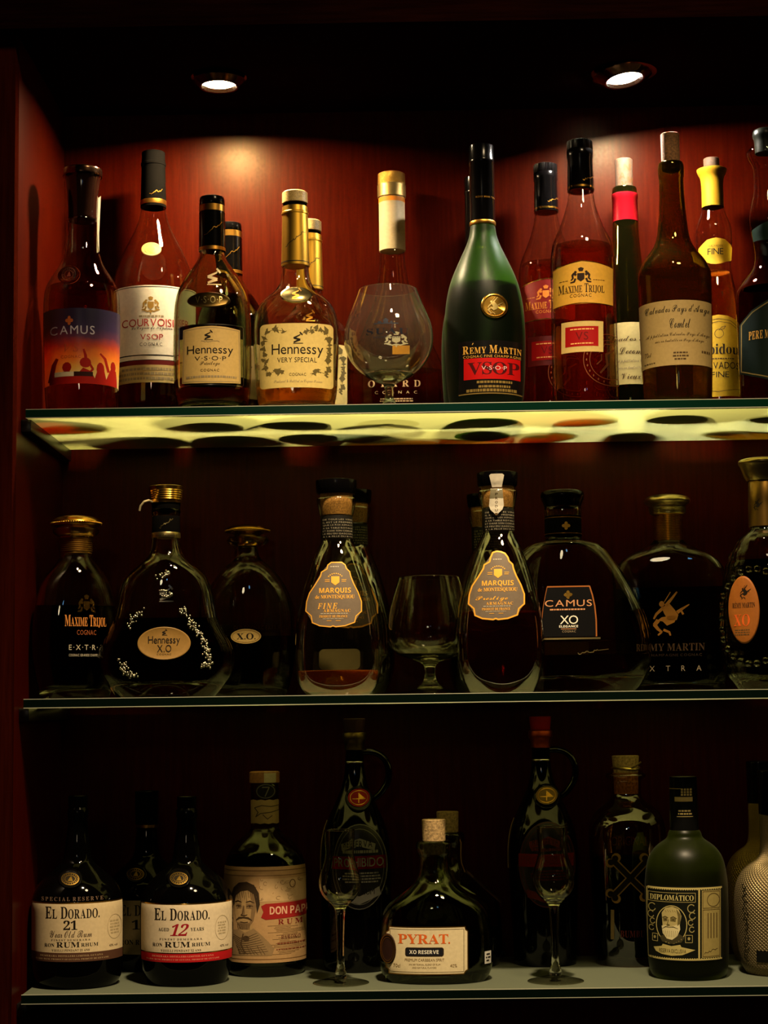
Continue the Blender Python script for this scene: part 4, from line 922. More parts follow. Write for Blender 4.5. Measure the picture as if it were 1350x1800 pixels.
# pear-shaped bottles with an ornate taupe label
def pear(label, ax, ay, Y, k, dx, dy, fill, liq, lab_on, strip=False, notch=False):
    """built once in the pixels of the left one; dx, dy move it"""
    f = (lambda y: y + dy) if k == 1 else (lambda y: 1120 - (1120 - y - dy)*k)
    v = Vessel('liquor_bottle', label, 'bottle', 'mid', ax, ay, Y, dep=66*k, n=2.2)
    v.glass([(f(876), 33*k), (f(878), 35*k), (f(886), 34*k), (f(900), 31*k), (f(907), 29.5*k), (f(910), 27*k), (f(948), 27*k), (f(956), 29.5*k), (f(966), 35*k), (f(978), 41*k), (f(1006), 51*k), (f(1041), 61.5*k), (f(1076), 69.5*k), (f(1105), 74*k), (f(1130), 76*k), (f(1165), 76*k), (f(1188), 73.5*k), (f(1206), 68*k), (f(1217), 62*k), (None, 55*k)], SHELLP, thin=True, wall=2.6, floor=3.5, fill=fill, liquid=liq)
    v.turned('stopper_plug', [(f(869), 29*k), (f(906), 26.5*k)], principled('cork_plug', '#c08a3e', 0.8, noise=0.6, scale=600), sm=0)
    cp = v.turned('cap', [(f(844), 33*k), (f(845), 36*k), (f(850), 36.4*k), (f(866), 35*k), (f(869), 33*k)], BLACKP, sm=0, key='cap')
    sl = v.turned('neck_sleeve', [(f(908), 27.2*k), (f(909), 28.3*k), (f(946), 28.4*k), (f(948), 27.6*k)], plastic('#15130f', 0.5), sm=0, key='sleeve')
    rows = []
    for i in range(7):
        y = f(911.5 + i*5.0); rows.append((('DE TOUS LES VINS', 'IL EST LE PREMIER', 'QUE LE ROI AIMAIT', 'A SA TABLE ROYALE', 'ET DANS SON COEUR', 'LE FEU DU GASCON', 'A LA FILLE DU ROI')[i], 'n', ax-26*k, y, ax+26*k, y+2.6, 0.15))
    v.text(rows, ink('#8a816c'), sl, off=0.3, key='sleeve')
    cx = ax - 8*k if lab_on is None else lab_on
    top = [(575, 988.5), (600, 988.5)] if notch else [(574, 985.5), (580, 983), (587, 982), (594, 983), (601, 985.5)]
    base = [(568, 994), (575, 1000 if False else 988.5)]
    pts = [(576, 993), (574.5, 1000), (565, 1005), (563.5, 1012), (553.5, 1027.5), (544, 1041), (539, 1056), (537.5, 1072.5), (547, 1081.5), (549, 1093.5), (562, 1099.5), (580.5, 1101.7), (585, 1100), (589.5, 1101.7), (606, 1100), (622.5, 1094), (625, 1083), (634.5, 1074.5), (634.5, 1057.5), (628.5, 1041), (620, 1024.5), (615.5, 1012.5), (614, 1005), (608, 999.5), (606, 993), (600, 988.5) if notch else (601, 986)]
    pts = pts + ([(582, 988.5)] if notch else [(594, 983), (587, 982), (580, 984)])
    Q = [(cx + (x - 586.5)*k, f(y)) for x, y in pts]
    rim = v.shape('label', [Q], paper('#6a5c4c', 0.1), off=0.5, step=4)
    v.shape('gold_border', line(Q, 2.6 if not notch else 1.8, True), principled('bright_gold_print', '#e8a63c', 0.35, 0.15), rim, off=0.7)
    T = lambda x: cx + (x - 586.5)*k
    g = principled('bright_gold_print', '#e8a63c', 0.35, 0.15)
    v.text([('MARQUIS', 'sb', T(561), f(1033), T(616), f(1044), 0.1), ('de MONTESQUIOU', 'b', T(554), f(1045.5), T(622.5), f(1053.5), 0.04), ('FINE' if notch else 'Prestige', 'bi' if notch else 's', T(558) if notch else T(550), f(1060), T(592.5) if notch else T(606), f(1070.5), 0.05), ('ARMAGNAC', 'b', T(568.5), f(1070.7), T(615), f(1076), 0.14), ('PRODUIT DE FRANCE', 'b', T(561), f(1081), T(610), f(1085.5), 0.1)], g, rim, off=0.75)
    v.shape('emblem', [shield(T(589), f(1021), 7*k, 8*k)] + line([(T(571), f(1019)), (T(579), f(1019))], 1) + line([(T(571), f(1022)), (T(579), f(1022))], 1) + line([(T(600), f(1019)), (T(608), f(1019))], 1) + line([(T(600), f(1022)), (T(607), f(1022))], 1)
            + [oval(T(589) + 15*math.cos(math.radians(a)), f(1022) + 14*math.sin(math.radians(a)), 1.2, 1.2, 6) for a in range(-140, -30, 14)] + line([(T(574), f(1091)), (T(582), f(1091))], 0.8) + line([(T(590), f(1091)), (T(598), f(1091))], 0.8), g, rim, off=0.75, step=3)
    v.shape('small_print', tiny(T(580), f(995), T(598), f(997), 1, 4) + tiny(T(562), f(1077.5), T(612), f(1079), 1, 3) + tiny(T(564), f(1087), T(606), f(1088), 1, 5), ink('#a59a86'), rim, off=0.75)
    if notch:
        v.shape('rear_label', [rrect(560, 1137, 634, 1175, 9)], paper('#b9a878', 0.45), off=0.6, back=True, step=4)
    if strip:
        q = [(cx-10, f(841)), (cx-13, f(848)), (cx-10, f(856)), (cx-8, f(866)), (cx-8, f(869)), (cx+9, f(869)), (cx+9, f(866)), (cx+10, f(856)), (cx+13, f(848)), (cx+10, f(841))]
        a = v.shape('paper_seal', [[(x, max(y, f(845.5))) for x, y in q]], paper('#c9c0ab'), off=0.4, key='cap')
        q = [(cx-9, f(872)), (cx-8, f(895)), (cx-11, f(902)), (cx-9, f(909)), (cx, f(919)), (cx+9, f(909)), (cx+11, f(902)), (cx+8, f(895)), (cx+9, f(872))]
        b = v.shape('paper_seal', [q], paper('#c9c0ab'), off=3.4, key='sleeve')
        v.text([(c, 'n', cx-2, f(880 + i*7), cx+2, f(884 + i*7)) for i, c in enumerate('PRODUI')], BROWNINK, b, off=3.6, key='sleeve')
    return v
pear('nearly empty pear-shaped bottle with a taupe label and a little orange spirit left', 593.5, 1080, 0.1, 1, 0, 0, 1179, ORANGE, 587, notch=True)
pear('pear-shaped bottle half hidden behind the nearly empty one with the taupe label', 622, 1080, 0.245, 0.935, 0, 0, 1000, DARK, 618)
pear('pear-shaped bottle with a taupe label and a white paper strip over its cap', 879, 1080, 0.095, 1, 286, -13, 1076, RUSSET, 873, strip=True)
pear('pear-shaped bottle almost hidden behind the one with the white paper seal strip', 858, 1080, 0.266, 0.93, 0, 6, 1060, DARK, 854)

v = Vessel('brandy_snifter', 'empty plain brandy snifter on the middle shelf between the pear-shaped bottles', 'glass', 'mid', 754.5, 1100, 0.185)
goblet(v, [(1015, 53.5), (1030, 57.5), (1050, 63), (1075, 69.5), (1095, 73.5), (1112, 75), (1128, 73), (1142, 65), (1152, 52), (1159, 34), (1164, 17), (1170, 10), (1180, 8.8), (1192, 9.8), (1202, 15), (1209, 24), (MM(0.004), 42), (MM(0.002), 56), (MM(0.001), 58), (MM(0.0004), 57)], 1153, 1.3, CLEAR)

# wide flask with a black square label
v = Vessel('liquor_bottle', 'wide round flask with a black square label and mushroom stopper, nearly empty', 'bottle', 'mid', 993.5, 1080, 0.183, dep=42, n=2.4)
v.glass([(890, 29), (892, 33), (906, 33), (909, 30), (943, 31), (950, 32), (952, 40), (955, 54), (958, 63), (970, 78), (995, 95), (1025, 112), (1059, 130), (1092, 143), (1130, 149.5), (1160, 148), (1188, 138), (1206, 127), (None, 117)], CLEAR, wall=5.5, floor=17, fill=1152, liquid=DARK)
v.turned('stopper', [(863, 33), (865, 37), (870, 39), (877, 38.5), (883, 35), (891, 32)], BLACKP, sm=1)
sl = v.turned('neck_sleeve', [(908, 31.5), (909, 32.2), (943, 32.4)], MATTBLACK, sm=0, key='sleeve')
v.turned('sleeve_line', [(911, 32.6), (912.2, 32.6)], OLDGOLD, sl, sm=0, top=False, bottom=False); v.turned('sleeve_line', [(939, 32.7), (940.2, 32.7)], OLDGOLD, sl, sm=0, top=False, bottom=False)
v.shape('emblem', at(clover(), 995, 924, 0.8), GOLDINK, sl, off=0.4, key='sleeve', step=2)
Q = [(962, 1031), (1036, 1031), (1041, 1047), (1045, 1066), (1047.5, 1090), (1048, 1119), (952, 1119), (952.5, 1090), (955, 1066), (958.5, 1047)]
lab = v.shape('label', [Q], plastic('#070606', 0.4), off=0.5)
v.shape('border', line(Q[:6], 2.4) + line(Q[6:] + Q[:1], 1.0), ink('#8a4f22'), lab, off=0.55)
v.text([('CAMUS', 'n', 958, 1054.5, 1040, 1066, 0.16)], ink('#b9825a'), lab, off=0.7)
v.text([('XO', 'n', 984.5, 1082, 1016, 1097, 0.0), ('ELEGANCE', 'sb', 983, 1099, 1016, 1103, 0.12)], WHITEINK, lab, off=0.7)
v.text([('COGNAC', 'n', 988.5, 1108, 1012, 1111.8, 0.2)], ink('#8a7a60'), lab, off=0.7)
v.shape('emblem', at(clover(), 998.5, 1045.5, 0.85), GOLD, lab, off=0.7, step=2)
v.shape('small_print', tiny(965, 1070, 1032, 1072.5, 1, 8) + [rect(986, 1105, 1013, 1106)], ink('#b9825a'), lab, off=0.7)
v.shape('gold_bar', [rect(957, 1121, 1055, 1124)], PALEGOLD, off=0.7)
v.shape('rear_label', [rect(957, 1126, 1035, 1150)], paper('#c08a28', 0.3), off=0.4, back=True)
v.shape('signature', scribble(1016, 1150, 1050, 1143, 1.2, 8) + line([(1050, 1144), (1069, 1142)], 0.9), PALEGOLD, off=0.5, step=3)

# broad arched bottle, gold centaur, behind
v = Vessel('liquor_bottle', 'broad arched bottle with gold archer print and ribbed gold collar behind the flask', 'bottle', 'mid', 1179, 1090, 0.262, dep=40, n=4.5)
v.glass([(905, 22), (906, 26), (950, 26), (954, 29), (959, 36), (965, 49), (974, 68), (984, 83), (995, 92), (1008, 97), (1030, 99), (1100, 99), (1180, 97), (1206, 95), (None, 90)], CLEAR, wall=5, floor=9, fill=1034, liquid=BLACK)
v.turned('stopper', [(870, 15), (871, 27), (874, 36), (879, 40.5), (884, 40), (888, 34), (891, 30), (903, 26)], PALEGOLD, sm=1)
v.turned('glass_lip', [(891, 30), (893, 33), (902, 32), (905, 28)], CLEAR, sm=1)
v.turned('ribbed_collar', [(904, 26)] + [(905 + i*1.5, 27.6 if i % 2 else 26.2) for i in range(31)] + [(951, 27)], GOLD, sm=0)
v.text([('RÉMY MARTIN', 'b', 1120, 1127, 1238, 1144, 0.06)], ink('#5a4434'), off=0.3)
v.text([('EXTRA', 'n', 1118, 1170, 1232, 1179.5, 1.5)], ink('#8a7a66'), off=0.3)
v.text([('FINE CHAMPAGNE COGNAC', 'n', 1120, 1149, 1233, 1153.5, 0.2)], ink('#3f3128'), off=0.3, name='small_lettering')
v.shape('emblem', at(archer(), 1174.5, 1079, 0.186), principled('archer_gold', '#d08a30', 0.4, 0.15), off=0.35, step=4)

# scalloped round flask at the right edge, turned to the left
v = Vessel('liquor_bottle', 'scalloped round flask with an orange oval label and gold neck, right edge', 'bottle', 'mid', 1350, 1080, 0.125, dep=50, n=2.0, yaw=-14)
pr = [(926, 25), (934, 28)]
for i in range(24):
    y = 942 + i*10.5; t = max(-1, min(1, (y - 1090)/168)); base = 84*math.sqrt(max(0.0, 1 - abs(t)**2.3)) if t < 0 else 84*math.sqrt(max(0.05, 1 - abs(t)**2.6))
    pr.append((y, max(base, 31) + (1.6 if i % 2 else -1.6)))
pr += [(1200, 62), (1210, 58), (None, 54)]
v.glass(pr, CLEAR, wall=4.5, floor=14, fill=985, liquid=BLACK, sm=2, wave=lambda z, t: 1 + 0.018*math.cos(t*22))
v.turned('stopper', [(807, 34), (809, 42), (815, 43.5), (820, 40), (828, 37), (838, 34), (846, 29)], PALEGOLD, sm=1)
sl = v.turned('neck_sleeve', [(846, 25), (848, 26.5), (880, 27.5), (926, 28)], metal('#8a6a30', 0.38), sm=0, key='sleeve')
v.shape('emblem', at(archer(), 1338, 886, 0.05), INK, sl, off=0.3, key='sleeve', step=2)
lab = v.dome('label', 1318, 1070, 29, 59, paper('#8f5218', 0.05), h=1.6, prof=[(1.0, 0), (0.98, 1.4), (0.94, 1.8), (0.5, 1.8), (0, 1.8)], seg=48)
v.text([('RÉMY MARTIN', 'b', 1298, 1055, 1340, 1066.5, 0.04)], INK, lab, off=2.2)
v.text([('XO', 'b', 1301, 1078, 1331, 1099, 0.05)], ink('#c0531f'), lab, off=2.2, name='large_lettering')
v.shape('emblem', at(archer(), 1321, 1039, 0.06), INK, lab, off=2.2, step=2)
v.shape('small_print', tiny(1302, 1105, 1331, 1115, 3, 8), BROWNINK, lab, off=2.2)
bm = bmesh.new()
for i in range(26):
    t = 2*math.pi*i/26; px, py = 1334 + 66*math.cos(t), 1082 + 84*math.sin(t)
    if px > 1410: continue
    lx, zz = v.loc(px, py); bmesh.ops.create_uvsphere(bm, u_segments=10, v_segments=7, radius=0.0042, matrix=Matrix.Translation(v.on(lx, zz, -0.0008)))
mesh_obj('scallops', bm, CLEAR, v.root)
# ------------------------------------------------------------------ bottom shelf
def squat(label, ax, Y, k, f, dark_label=None):
    v = Vessel('rum_bottle', label, 'bottle', 'low', ax, 1620, Y)
    v.glass([(f(1418), 15*k), (f(1420), 17*k), (f(1440), 17*k), (f(1462), 18.5*k), (f(1482), 22*k), (f(1500), 23.5*k), (f(1512), 26*k), (f(1522), 35*k), (f(1534), 51*k), (f(1548), 66*k), (f(1565), 76.5*k), (f(1582), 81*k), (f(1600), 81.5*k), (f(1690), 81*k), (f(1714), 79*k), (f(1726), 75.5*k), (None, 69*k)], principled('black_bottle_glass', (0.0006, 0.0005, 0.0004, 1), 0.05, spec=0.18), wall=2.5)
    cp = v.turned('cap', [(f(1398), 15*k), (f(1399), 17.2*k), (f(1417), 17.4*k), (f(1418), 16*k)], BLACKP, sm=0)
    v.turned('neck_ring', [(f(1421), 17.4*k), (f(1423), 18.6*k), (f(1434), 18.6*k), (f(1437), 17.4*k)], BLACKP, sm=0)
    return v
def squat_seal(v, cx, cy, k):
    md = v.dome('wax_seal', cx, cy, 20*k, 15.5*k, BLACKP, h=3.2, prof=[(1.0, 0), (0.97, 2.0), (0.9, 3.0), (0.8, 3.0), (0.75, 2.4), (0, 2.4)])
    g = v.shape('seal_disc', [oval(cx, cy, 15*k, 11.5*k)], ink('#1c150a'), md, off=2.8)
    v.shape('emblem', seal_marks(cx, cy, 14.5*k, 11*k), metal('#b08a3c', 0.35), g, off=3.0, step=2)
I = lambda y: y
BEIGE = paper('#c9b48c', 0.05); RUMBLACK = ink('#17120d'); RUMBROWN = ink('#4a3a2a')
v = squat('squat black bottle with a beige label numbered 21 beside the left wall', 136, 0.118, 0.985, I); f = I
squat_seal(v, 124.5, 1544.5, 1)
lab = v.shape('label', [rect(52.5, 1588, 218.5, 1675)], BEIGE)
v.shape('label_line', [rect(52.5, 1587, 218.5, 1589)], OLDGOLD, lab, off=0.45)
v.shape('label_foot', [rect(52.5, 1675, 218.5, 1691)], ink('#4a3022'), lab, off=0.45)
v.text([('E~L D~O~R~A~D~O.', 'b', 81, 1594, 174.5, 1615, 0.06), ('21', 'b', 112, 1618, 136, 1634.5, 0.04), ('RON', 'b', 79.5, 1658.5, 96.5, 1664.5, 0.08), ('RUM', 'b', 100, 1656, 140, 1665.5, 0.04), ('RHUM', 'b', 142.5, 1658.5, 172, 1664.5, 0.08)], RUMBLACK, lab)
v.text([('Year Old Rum', 's', 89, 1636, 161, 1648, 0.03), ('FINEST DEMERARA', 'b', 91, 1651, 158, 1654, 0.25), ('VIEILLI PENDANT 21 ANS', 'b', 92, 1668.5, 157, 1672.5, 0.1), ('43% vol', 'n', 191, 1664.5, 205.5, 1668.5, 0.05)], RUMBROWN, lab, name='small_lettering')
v.text([('DEMERARA DISTILLERS LIMITED, GUYANA', 'b', 72, 1679, 180, 1682.5, 0.1), ('DARK RUM, PRODUCT OF GUYANA. PRODUIT DE GUYANE', 'b', 64, 1685, 190, 1688, 0.1)], ink('#a58a64'), lab, name='small_lettering')
v.text([('SPECIAL RESERVE', 'b', 74, 1577, 181, 1584, 0.3)], ink('#5a4636'), off=0.3, name='upper_lettering')
v.shape('stamp_print', ring(201, 1634, 13, 22, 0.8) + tiny(192, 1622, 210, 1646, 5, 3), ink('#a08e6a'), lab, off=0.5)

v = squat('squat black bottle in the gap behind the bottles numbered 21 and 12', 258, 0.252, 0.90, lambda y: y - 8)
g_ = lambda y: y
v.turned('cap_sleeve', [(1390, 20), (1391, 21), (1446, 20), (1449, 20), (1454, 20), (1456, 18)], BLACKP, sm=0)
v.turned('sleeve_band', [(1449, 20.3), (1454, 20.5)], OLDGOLD, sm=0, top=False, bottom=False)
squat_seal(v, 240, 1536, 0.95)
lab = v.shape('label', [rect(184, 1583, 330, 1678)], paper('#a08a5c', 0.05))
v.text([('E~L D~O~R~A~D~O.', 'b', 212, 1591, 300, 1610, 0.06), ('15', 'b', 232, 1617, 262, 1634, 0.04), ('RON RUM RHUM', 'b', 212, 1652, 300, 1661, 0.06)], RUMBLACK, lab)

v = squat('squat black bottle with a beige label, red number 12 and red band', 328.5, 0.128, 1.0, lambda y: y + 1)
squat_seal(v, 315.5, 1543.5, 1)
lab = v.shape('label', [rect(245, 1590, 410, 1677)], paper('#d6c3a2', 0.05))
v.shape('label_line', [rect(245, 1588.5, 410, 1590.5), rect(245, 1675, 410, 1677)], GOLD, lab, off=0.45)
v.shape('label_foot', [rect(245, 1677, 410, 1692)], ink('#a8161a'), lab, off=0.45)
v.text([('E~L D~O~R~A~D~O.', 'b', 272, 1597, 368, 1618, 0.06), ('AGED', 'b', 279, 1631, 297.5, 1637, 0.1), ('YEARS', 'b', 335, 1631, 358, 1637, 0.1), ('RON', 'b', 269, 1658, 286, 1664, 0.08), ('RUM', 'b', 290, 1655.6, 334, 1665.4, 0.04), ('RHUM', 'b', 337, 1658, 369, 1664, 0.08)], RUMBLACK, lab)
v.text([('12', 'b', 299.5, 1624, 332, 1645, 0.02, 0.3)], ink('#8e1420'), lab, name='red_number')
v.text([('FINEST DEMERARA', 'b', 281, 1649.5, 355, 1652.8, 0.25), ('VIEILLI PENDANT 12 ANS', 'b', 283.5, 1669, 353, 1673, 0.1), ('40% vol', 'n', 386, 1665, 401, 1669, 0.05)], RUMBROWN, lab, name='small_lettering')
v.text([('DEMERARA DISTILLERS LIMITED, GUYANA', 'b', 268, 1680, 375, 1683.5, 0.1), ('DARK RUM, PRODUCT OF GUYANA. PRODUIT DE GUYANE', 'b', 258, 1686, 385, 1689, 0.1)], ink('#d98a70'), lab, name='small_lettering')
v.shape('stamp_print', ring(390, 1635, 12.5, 22, 0.8) + tiny(382, 1624, 399, 1646, 5, 4), ink('#a89674'), lab, off=0.5)

# straight bottle with an engraved portrait label
v = Vessel('rum_bottle', 'straight wood-capped bottle with a tan label of a moustached man and red banner', 'bottle', 'low', 466.5, 1600, 0.197)
v.glass([(1376, 22), (1377, 25), (1400, 24.5), (1452, 24), (1459, 26), (1465, 33), (1474, 44), (1484, 54), (1495, 62), (1508, 68), (1524, 72), (1540, 73), (1692, 73), (1708, 72), (None, 66)], PALE, fill=1503, liquid=BLACK, wall=3, floor=9)
cp = v.turned('cap', [(1356, 24), (1357, 26.5), (1375, 26.5), (1376, 25)], principled('wood_cap', '#9c6a3c', 0.6, noise=0.3), sm=0, key='cap')
v.shape('paper_seal', [rect(464, 1356.5, 485, 1376)], paper('#cfc2a4'), cp, off=0.3, key='cap')
v.shape('neck_emblem', [oval(467, 1391, 18, 14)] , ink('#1c1a18'), off=0.4)
v.shape('neck_emblem_print', ring(467, 1391, 16, 12.5, 1.2) + line([(461, 1384), (473, 1384), (466, 1400)], 1.8), ink('#6a675e'), off=0.55, step=2)
nb = v.shape('neck_label', [[(440, 1407), (446, 1405.5), (452, 1407), (459, 1405.5), (466, 1407), (473, 1405.5), (480, 1407), (487, 1405.5), (493, 1407), (493, 1447), (486, 1448.5), (479, 1447), (472, 1448.5), (465, 1447), (458, 1448.5), (451, 1447), (440, 1448)]], paper('#b89a6a', 0.1), off=0.5)
v.shape('neck_print', line([(448, 1420), (460, 1416), (476, 1418), (490, 1416), (492, 1424), (476, 1428), (458, 1430), (450, 1436), (454, 1428), (448, 1420)], 1.6) + line([(462, 1432), (470, 1440), (478, 1434)], 1.4), ink('#54452c'), nb, off=0.6)
lab = v.shape('label', [rect(388, 1524, 542, 1693)], paper('#a98558', 0.05))
v.shape('border', [rect(388, 1530, 542, 1531.4), rect(388, 1539, 542, 1540), rect(388, 1686, 542, 1687.4)], ink('#6a4c2c'), lab, off=0.45)
v.shape('label_panel', [rect(456, 1545, 542, 1585)], paper('#b9996c', 0.05), lab, off=0.45)
rnd = random.Random(9)
v.shape('engraving', [p for i in range(26) for p in ring(rnd.uniform(440, 538), rnd.uniform(1546, 1582), rnd.uniform(2, 6), rnd.uniform(1.5, 4), 0.6, 10, rnd.uniform(0, 180), rnd.uniform(200, 360))]
        + ring(514, 1555, 5.5, 7.5, 1.6) + [p for i in range(22) for p in line([(rnd.uniform(470, 500), 1628 + i*2.4), (rnd.uniform(505, 538), 1628 + i*2.4)], 0.5)], ink('#5d4326'), lab, off=0.5)
face = v.shape('portrait', [[(413, 1590), (412, 1574), (418, 1562), (432, 1558), (445, 1563), (451, 1578), (450, 1596), (447, 1614), (441, 1627), (432, 1635), (423, 1632), (416, 1620), (413, 1606)], [(424, 1628), (444, 1624), (446, 1642), (422, 1642)]], paper('#a68657', 0.05), lab, off=0.5)
v.shape('portrait_shade', [[(440, 1566), (451, 1576), (450, 1600), (446, 1618), (437, 1632), (441, 1612), (443, 1590)], [(416, 1589), (425, 1588), (425, 1597), (417, 1598)], [(433, 1588), (446, 1588), (445, 1598), (433, 1597)], [(427, 1592), (430, 1592), (431, 1610), (425, 1609)], [(418, 1622), (441, 1622), (437, 1634), (424, 1634)]], paper('#7d6240', 0.05), face, off=0.58)
v.shape('portrait_hair', [[(410, 1594), (407, 1576), (411, 1561), (420, 1552), (434, 1550), (447, 1556), (455, 1570), (457, 1590), (452, 1606), (450, 1588), (446, 1572), (436, 1565), (424, 1567), (415, 1575), (413, 1588)]], ink('#33271a'), face, off=0.6)
hatch = [p for i in range(10) for p in line([(413 + i*3.8, 1562 + (i % 3)*3), (416 + i*3.7, 1578 + (i % 3)*3)], 0.5)] + [p for i in range(9) for p in line([(418 + i*2.6, 1624), (420 + i*2.4, 1634)], 0.6)]
v.shape('portrait_features', line([(414, 1586), (419, 1584), (425, 1586)], [1.2, 2.2, 1.4]) + line([(433, 1586), (440, 1584), (447, 1587)], [1.4, 2.2, 1.2]) + line([(416, 1593), (420, 1591.5), (425, 1593.5)], 1.2) + line([(434, 1593.5), (439, 1591.5), (445, 1593)], 1.2) + [oval(420.5, 1593.4, 1.7, 1.6, 8), oval(439.5, 1593.4, 1.7, 1.6, 8)]
        + line([(429, 1594), (427, 1606), (424, 1609), (430, 1610), (435, 1608)], [0.8, 1.0, 1.4, 1.6, 1.0]) + line([(416, 1618), (421, 1614), (429, 1613), (437, 1614), (443, 1618)], [1.4, 3.2, 2.4, 3.2, 1.4]) + line([(423, 1621), (430, 1622), (436, 1621)], 1.3) + hatch, ink('#3c2d1c'), face, off=0.66, step=2)
v.shape('portrait_scarf', [[(410, 1636), (420, 1634), (431, 1640), (446, 1632), (458, 1642), (472, 1656), (482, 1668), (478, 1680), (408, 1680), (405, 1655)]], paper('#8a6f4a', 0.05), lab, off=0.52)
v.shape('scarf_folds', [p for i in range(9) for p in line([(408 + i*1.5, 1642 + i*4), (422, 1650 + i*3.4), (437, 1647 + i*3.6), (452 + i*2.4, 1640 + i*4)], [0.5, 1.2, 1.0, 0.5])] + [p for i in range(8) for p in line([(416 + i*6, 1662 + (i % 3)*4), (424 + i*6, 1678)], 0.6)] + line([(428, 1642), (424, 1660), (431, 1676)], 2.0) + [oval(433, 1650, 6, 5, 10)], ink('#443320'), lab, off=0.62)
ban = v.shape('banner', [[(459, 1593), (467, 1589), (542, 1586), (542, 1613), (467, 1617), (459, 1613), (463, 1603)]], ink('#8a1f1c'), lab, off=0.55)
v.text([('DON PAPA', 'sb', 474, 1594, 548, 1608, 0.08)], ink('#c99a7c'), ban, off=0.65)
v.text([('RUM', 'b', 488.5, 1617, 532, 1626, 0.3)], ink('#6b1c18'), lab, off=0.55)
v.text([('BAROKO', 'b', 494, 1645, 528, 1652, 0.15)], ink('#5a3020'), lab, off=0.55, name='small_lettering')
v.shape('small_print', tiny(486, 1658, 538, 1661, 1, 3) + tiny(484, 1669, 540, 1671, 1, 4), ink('#6b3a24'), lab, off=0.55)

# tall jug bottles with a glass loop handle
def jug(label, ax, Y, dy, stop_c, lip_c, red, seal_c, cap_c):
    v = Vessel('rum_bottle', label, 'bottle', 'low', ax, 1560, Y)
    f = lambda y: y + dy
    g = principled('black_jug_glass', (0.0006, 0.0005, 0.0005, 1), 0.06, spec=0.4)
    v.glass([(f(1289), 17), (f(1291), 20), (f(1300), 20), (f(1305), 16.5), (f(1330), 16), (f(1360), 18), (f(1385), 24), (f(1405), 33), (f(1430), 45), (f(1455), 55), (f(1480), 60), (f(1520), 62), (f(1690), 61), (f(1704), 59), (None, 54)], g, wall=3)
    v.turned('stopper', [(f(1263), 18), (f(1264), 19.5), (f(1286), 17.5), (f(1292), 15)], stop_c, sm=0)
    v.turned('lip_wrap', [(f(1287), 19), (f(1289), 21.5), (f(1300), 21.5), (f(1305), 17.6), (f(1318), 17.2)], lip_c, sm=1, top=False, bottom=False)
    v.turned('neck_ring', [(f(1338), 17.6), (f(1339), 18), (f(1341), 18), (f(1342), 17.8)], SILVER, sm=0, top=False, bottom=False)
    bm = bmesh.new(); k = v.k
    pts = [(14, 1322), (30, 1321), (46, 1327), (57, 1340), (61, 1358), (58, 1376), (49, 1390), (42, 1398), (33, 1404)]
    fine = chaikin([(x*k, v.z(f(y))) for x, y in pts], 2)
    tube(bm, [(x, 0.002, z) for x, z in fine], 0.0042, 12); mesh_obj('handle', bm, g, v.root)
    md = v.dome('seal', ax + 4, f(1404), 22, 22, BLACKP, h=3.5, prof=[(1, 0), (0.97, 2.6), (0.9, 3.5), (0.84, 3.4), (0.8, 2.4), (0, 2.6)])
    v.shape('seal_disc', [oval(ax + 4, f(1402), 17, 16)], seal_c, md, off=3.0)
    v.shape('emblem', ring(ax + 4, f(1402), 14, 13, 1.2) + line([(ax-6, f(1404)), (ax+14, f(1404))], 1.4) + line([(ax+4, f(1394)), (ax+4, f(1411))], 1.2) + [[(ax+5, f(1395)), (ax+13, f(1403)), (ax+5, f(1403))]], OLDGOLD, md, off=3.2, step=2)
    lab = v.shape('label', [oval(ax + 6, f(1524), 50, 76, 40)], principled('dark_label' + label[:4], '#0e0b0b' if not red else '#2a0b08', 0.35), off=0.4)
    v.shape('label_rings', ring(ax + 6, f(1524), 49, 75, 1.0) + ring(ax + 6, f(1524), 43, 67, 0.8) + tiny(ax-24, f(1495), ax+40, f(1500), 1, 3) + tiny(ax-24, f(1534), ax+44, f(1552), 4, 5) + [[(ax-26, f(1484)), (ax+6, f(1474)), (ax+34, f(1484)), (ax+32, f(1496)), (ax+6, f(1488)), (ax-24, f(1496))]], cap_c, lab, off=0.5, step=4)
    b = v.shape('label_band', [rect(ax-44, f(1505), ax+52, f(1528))], metal('#a81c34', 0.35) if not red else ink('#6a140f'), lab, off=0.55)
    v.text([('PROHIBIDO', 'n', ax-40, f(1508), ax+48, f(1524), 0.1)], cap_c, b, off=0.65)
    v.text([('RESERVA', 'n', ax-20, f(1478), ax+28, f(1490), 0.15), ('RUM', 'n', ax+10, f(1562), ax+32, f(1573), 0.1)], ink('#1a1615'), lab, off=0.6, name='small_lettering')
    v.shape('label_ribbon', [[(ax-30, f(1568)), (ax+6, f(1576)), (ax+40, f(1560)), (ax+44, f(1574)), (ax+6, f(1590)), (ax-28, f(1582))]], cap_c, lab, off=0.5)
    # narrow revenue strip down the left flank
    bm = bmesh.new(); a = math.radians(186); rr = []
    for i in range(9):
        z = v.z(f(1440 + i*11)); r0 = v.half(z)[0] + 0.0012
        rr.append([bm.verts.new((r0*math.cos(a + d), r0*math.sin(a + d), z)) for d in (0.0, 0.16)])
    for A, B in zip(rr, rr[1:]): bm.faces.new((A[0], A[1], B[1], B[0]))
    mesh_obj('revenue_strip', bm, paper('#a5905c'), v.root)
    return v
jug('tall black jug bottle with loop handle, red seal and crimson label band', 626, 0.215, 0, plastic('#2a1512', 0.6), metal('#6a5a30', 0.35), False, ink('#8e1a18'), ink('#7d7a74'))
jug('tall dark jug bottle with loop handle, gold seal and bright red stopper', 956, 0.245, -4, plastic('#a01512', 0.5), metal('#a8471f', 0.4), True, ink('#7a6030'), ink('#5a2018'))

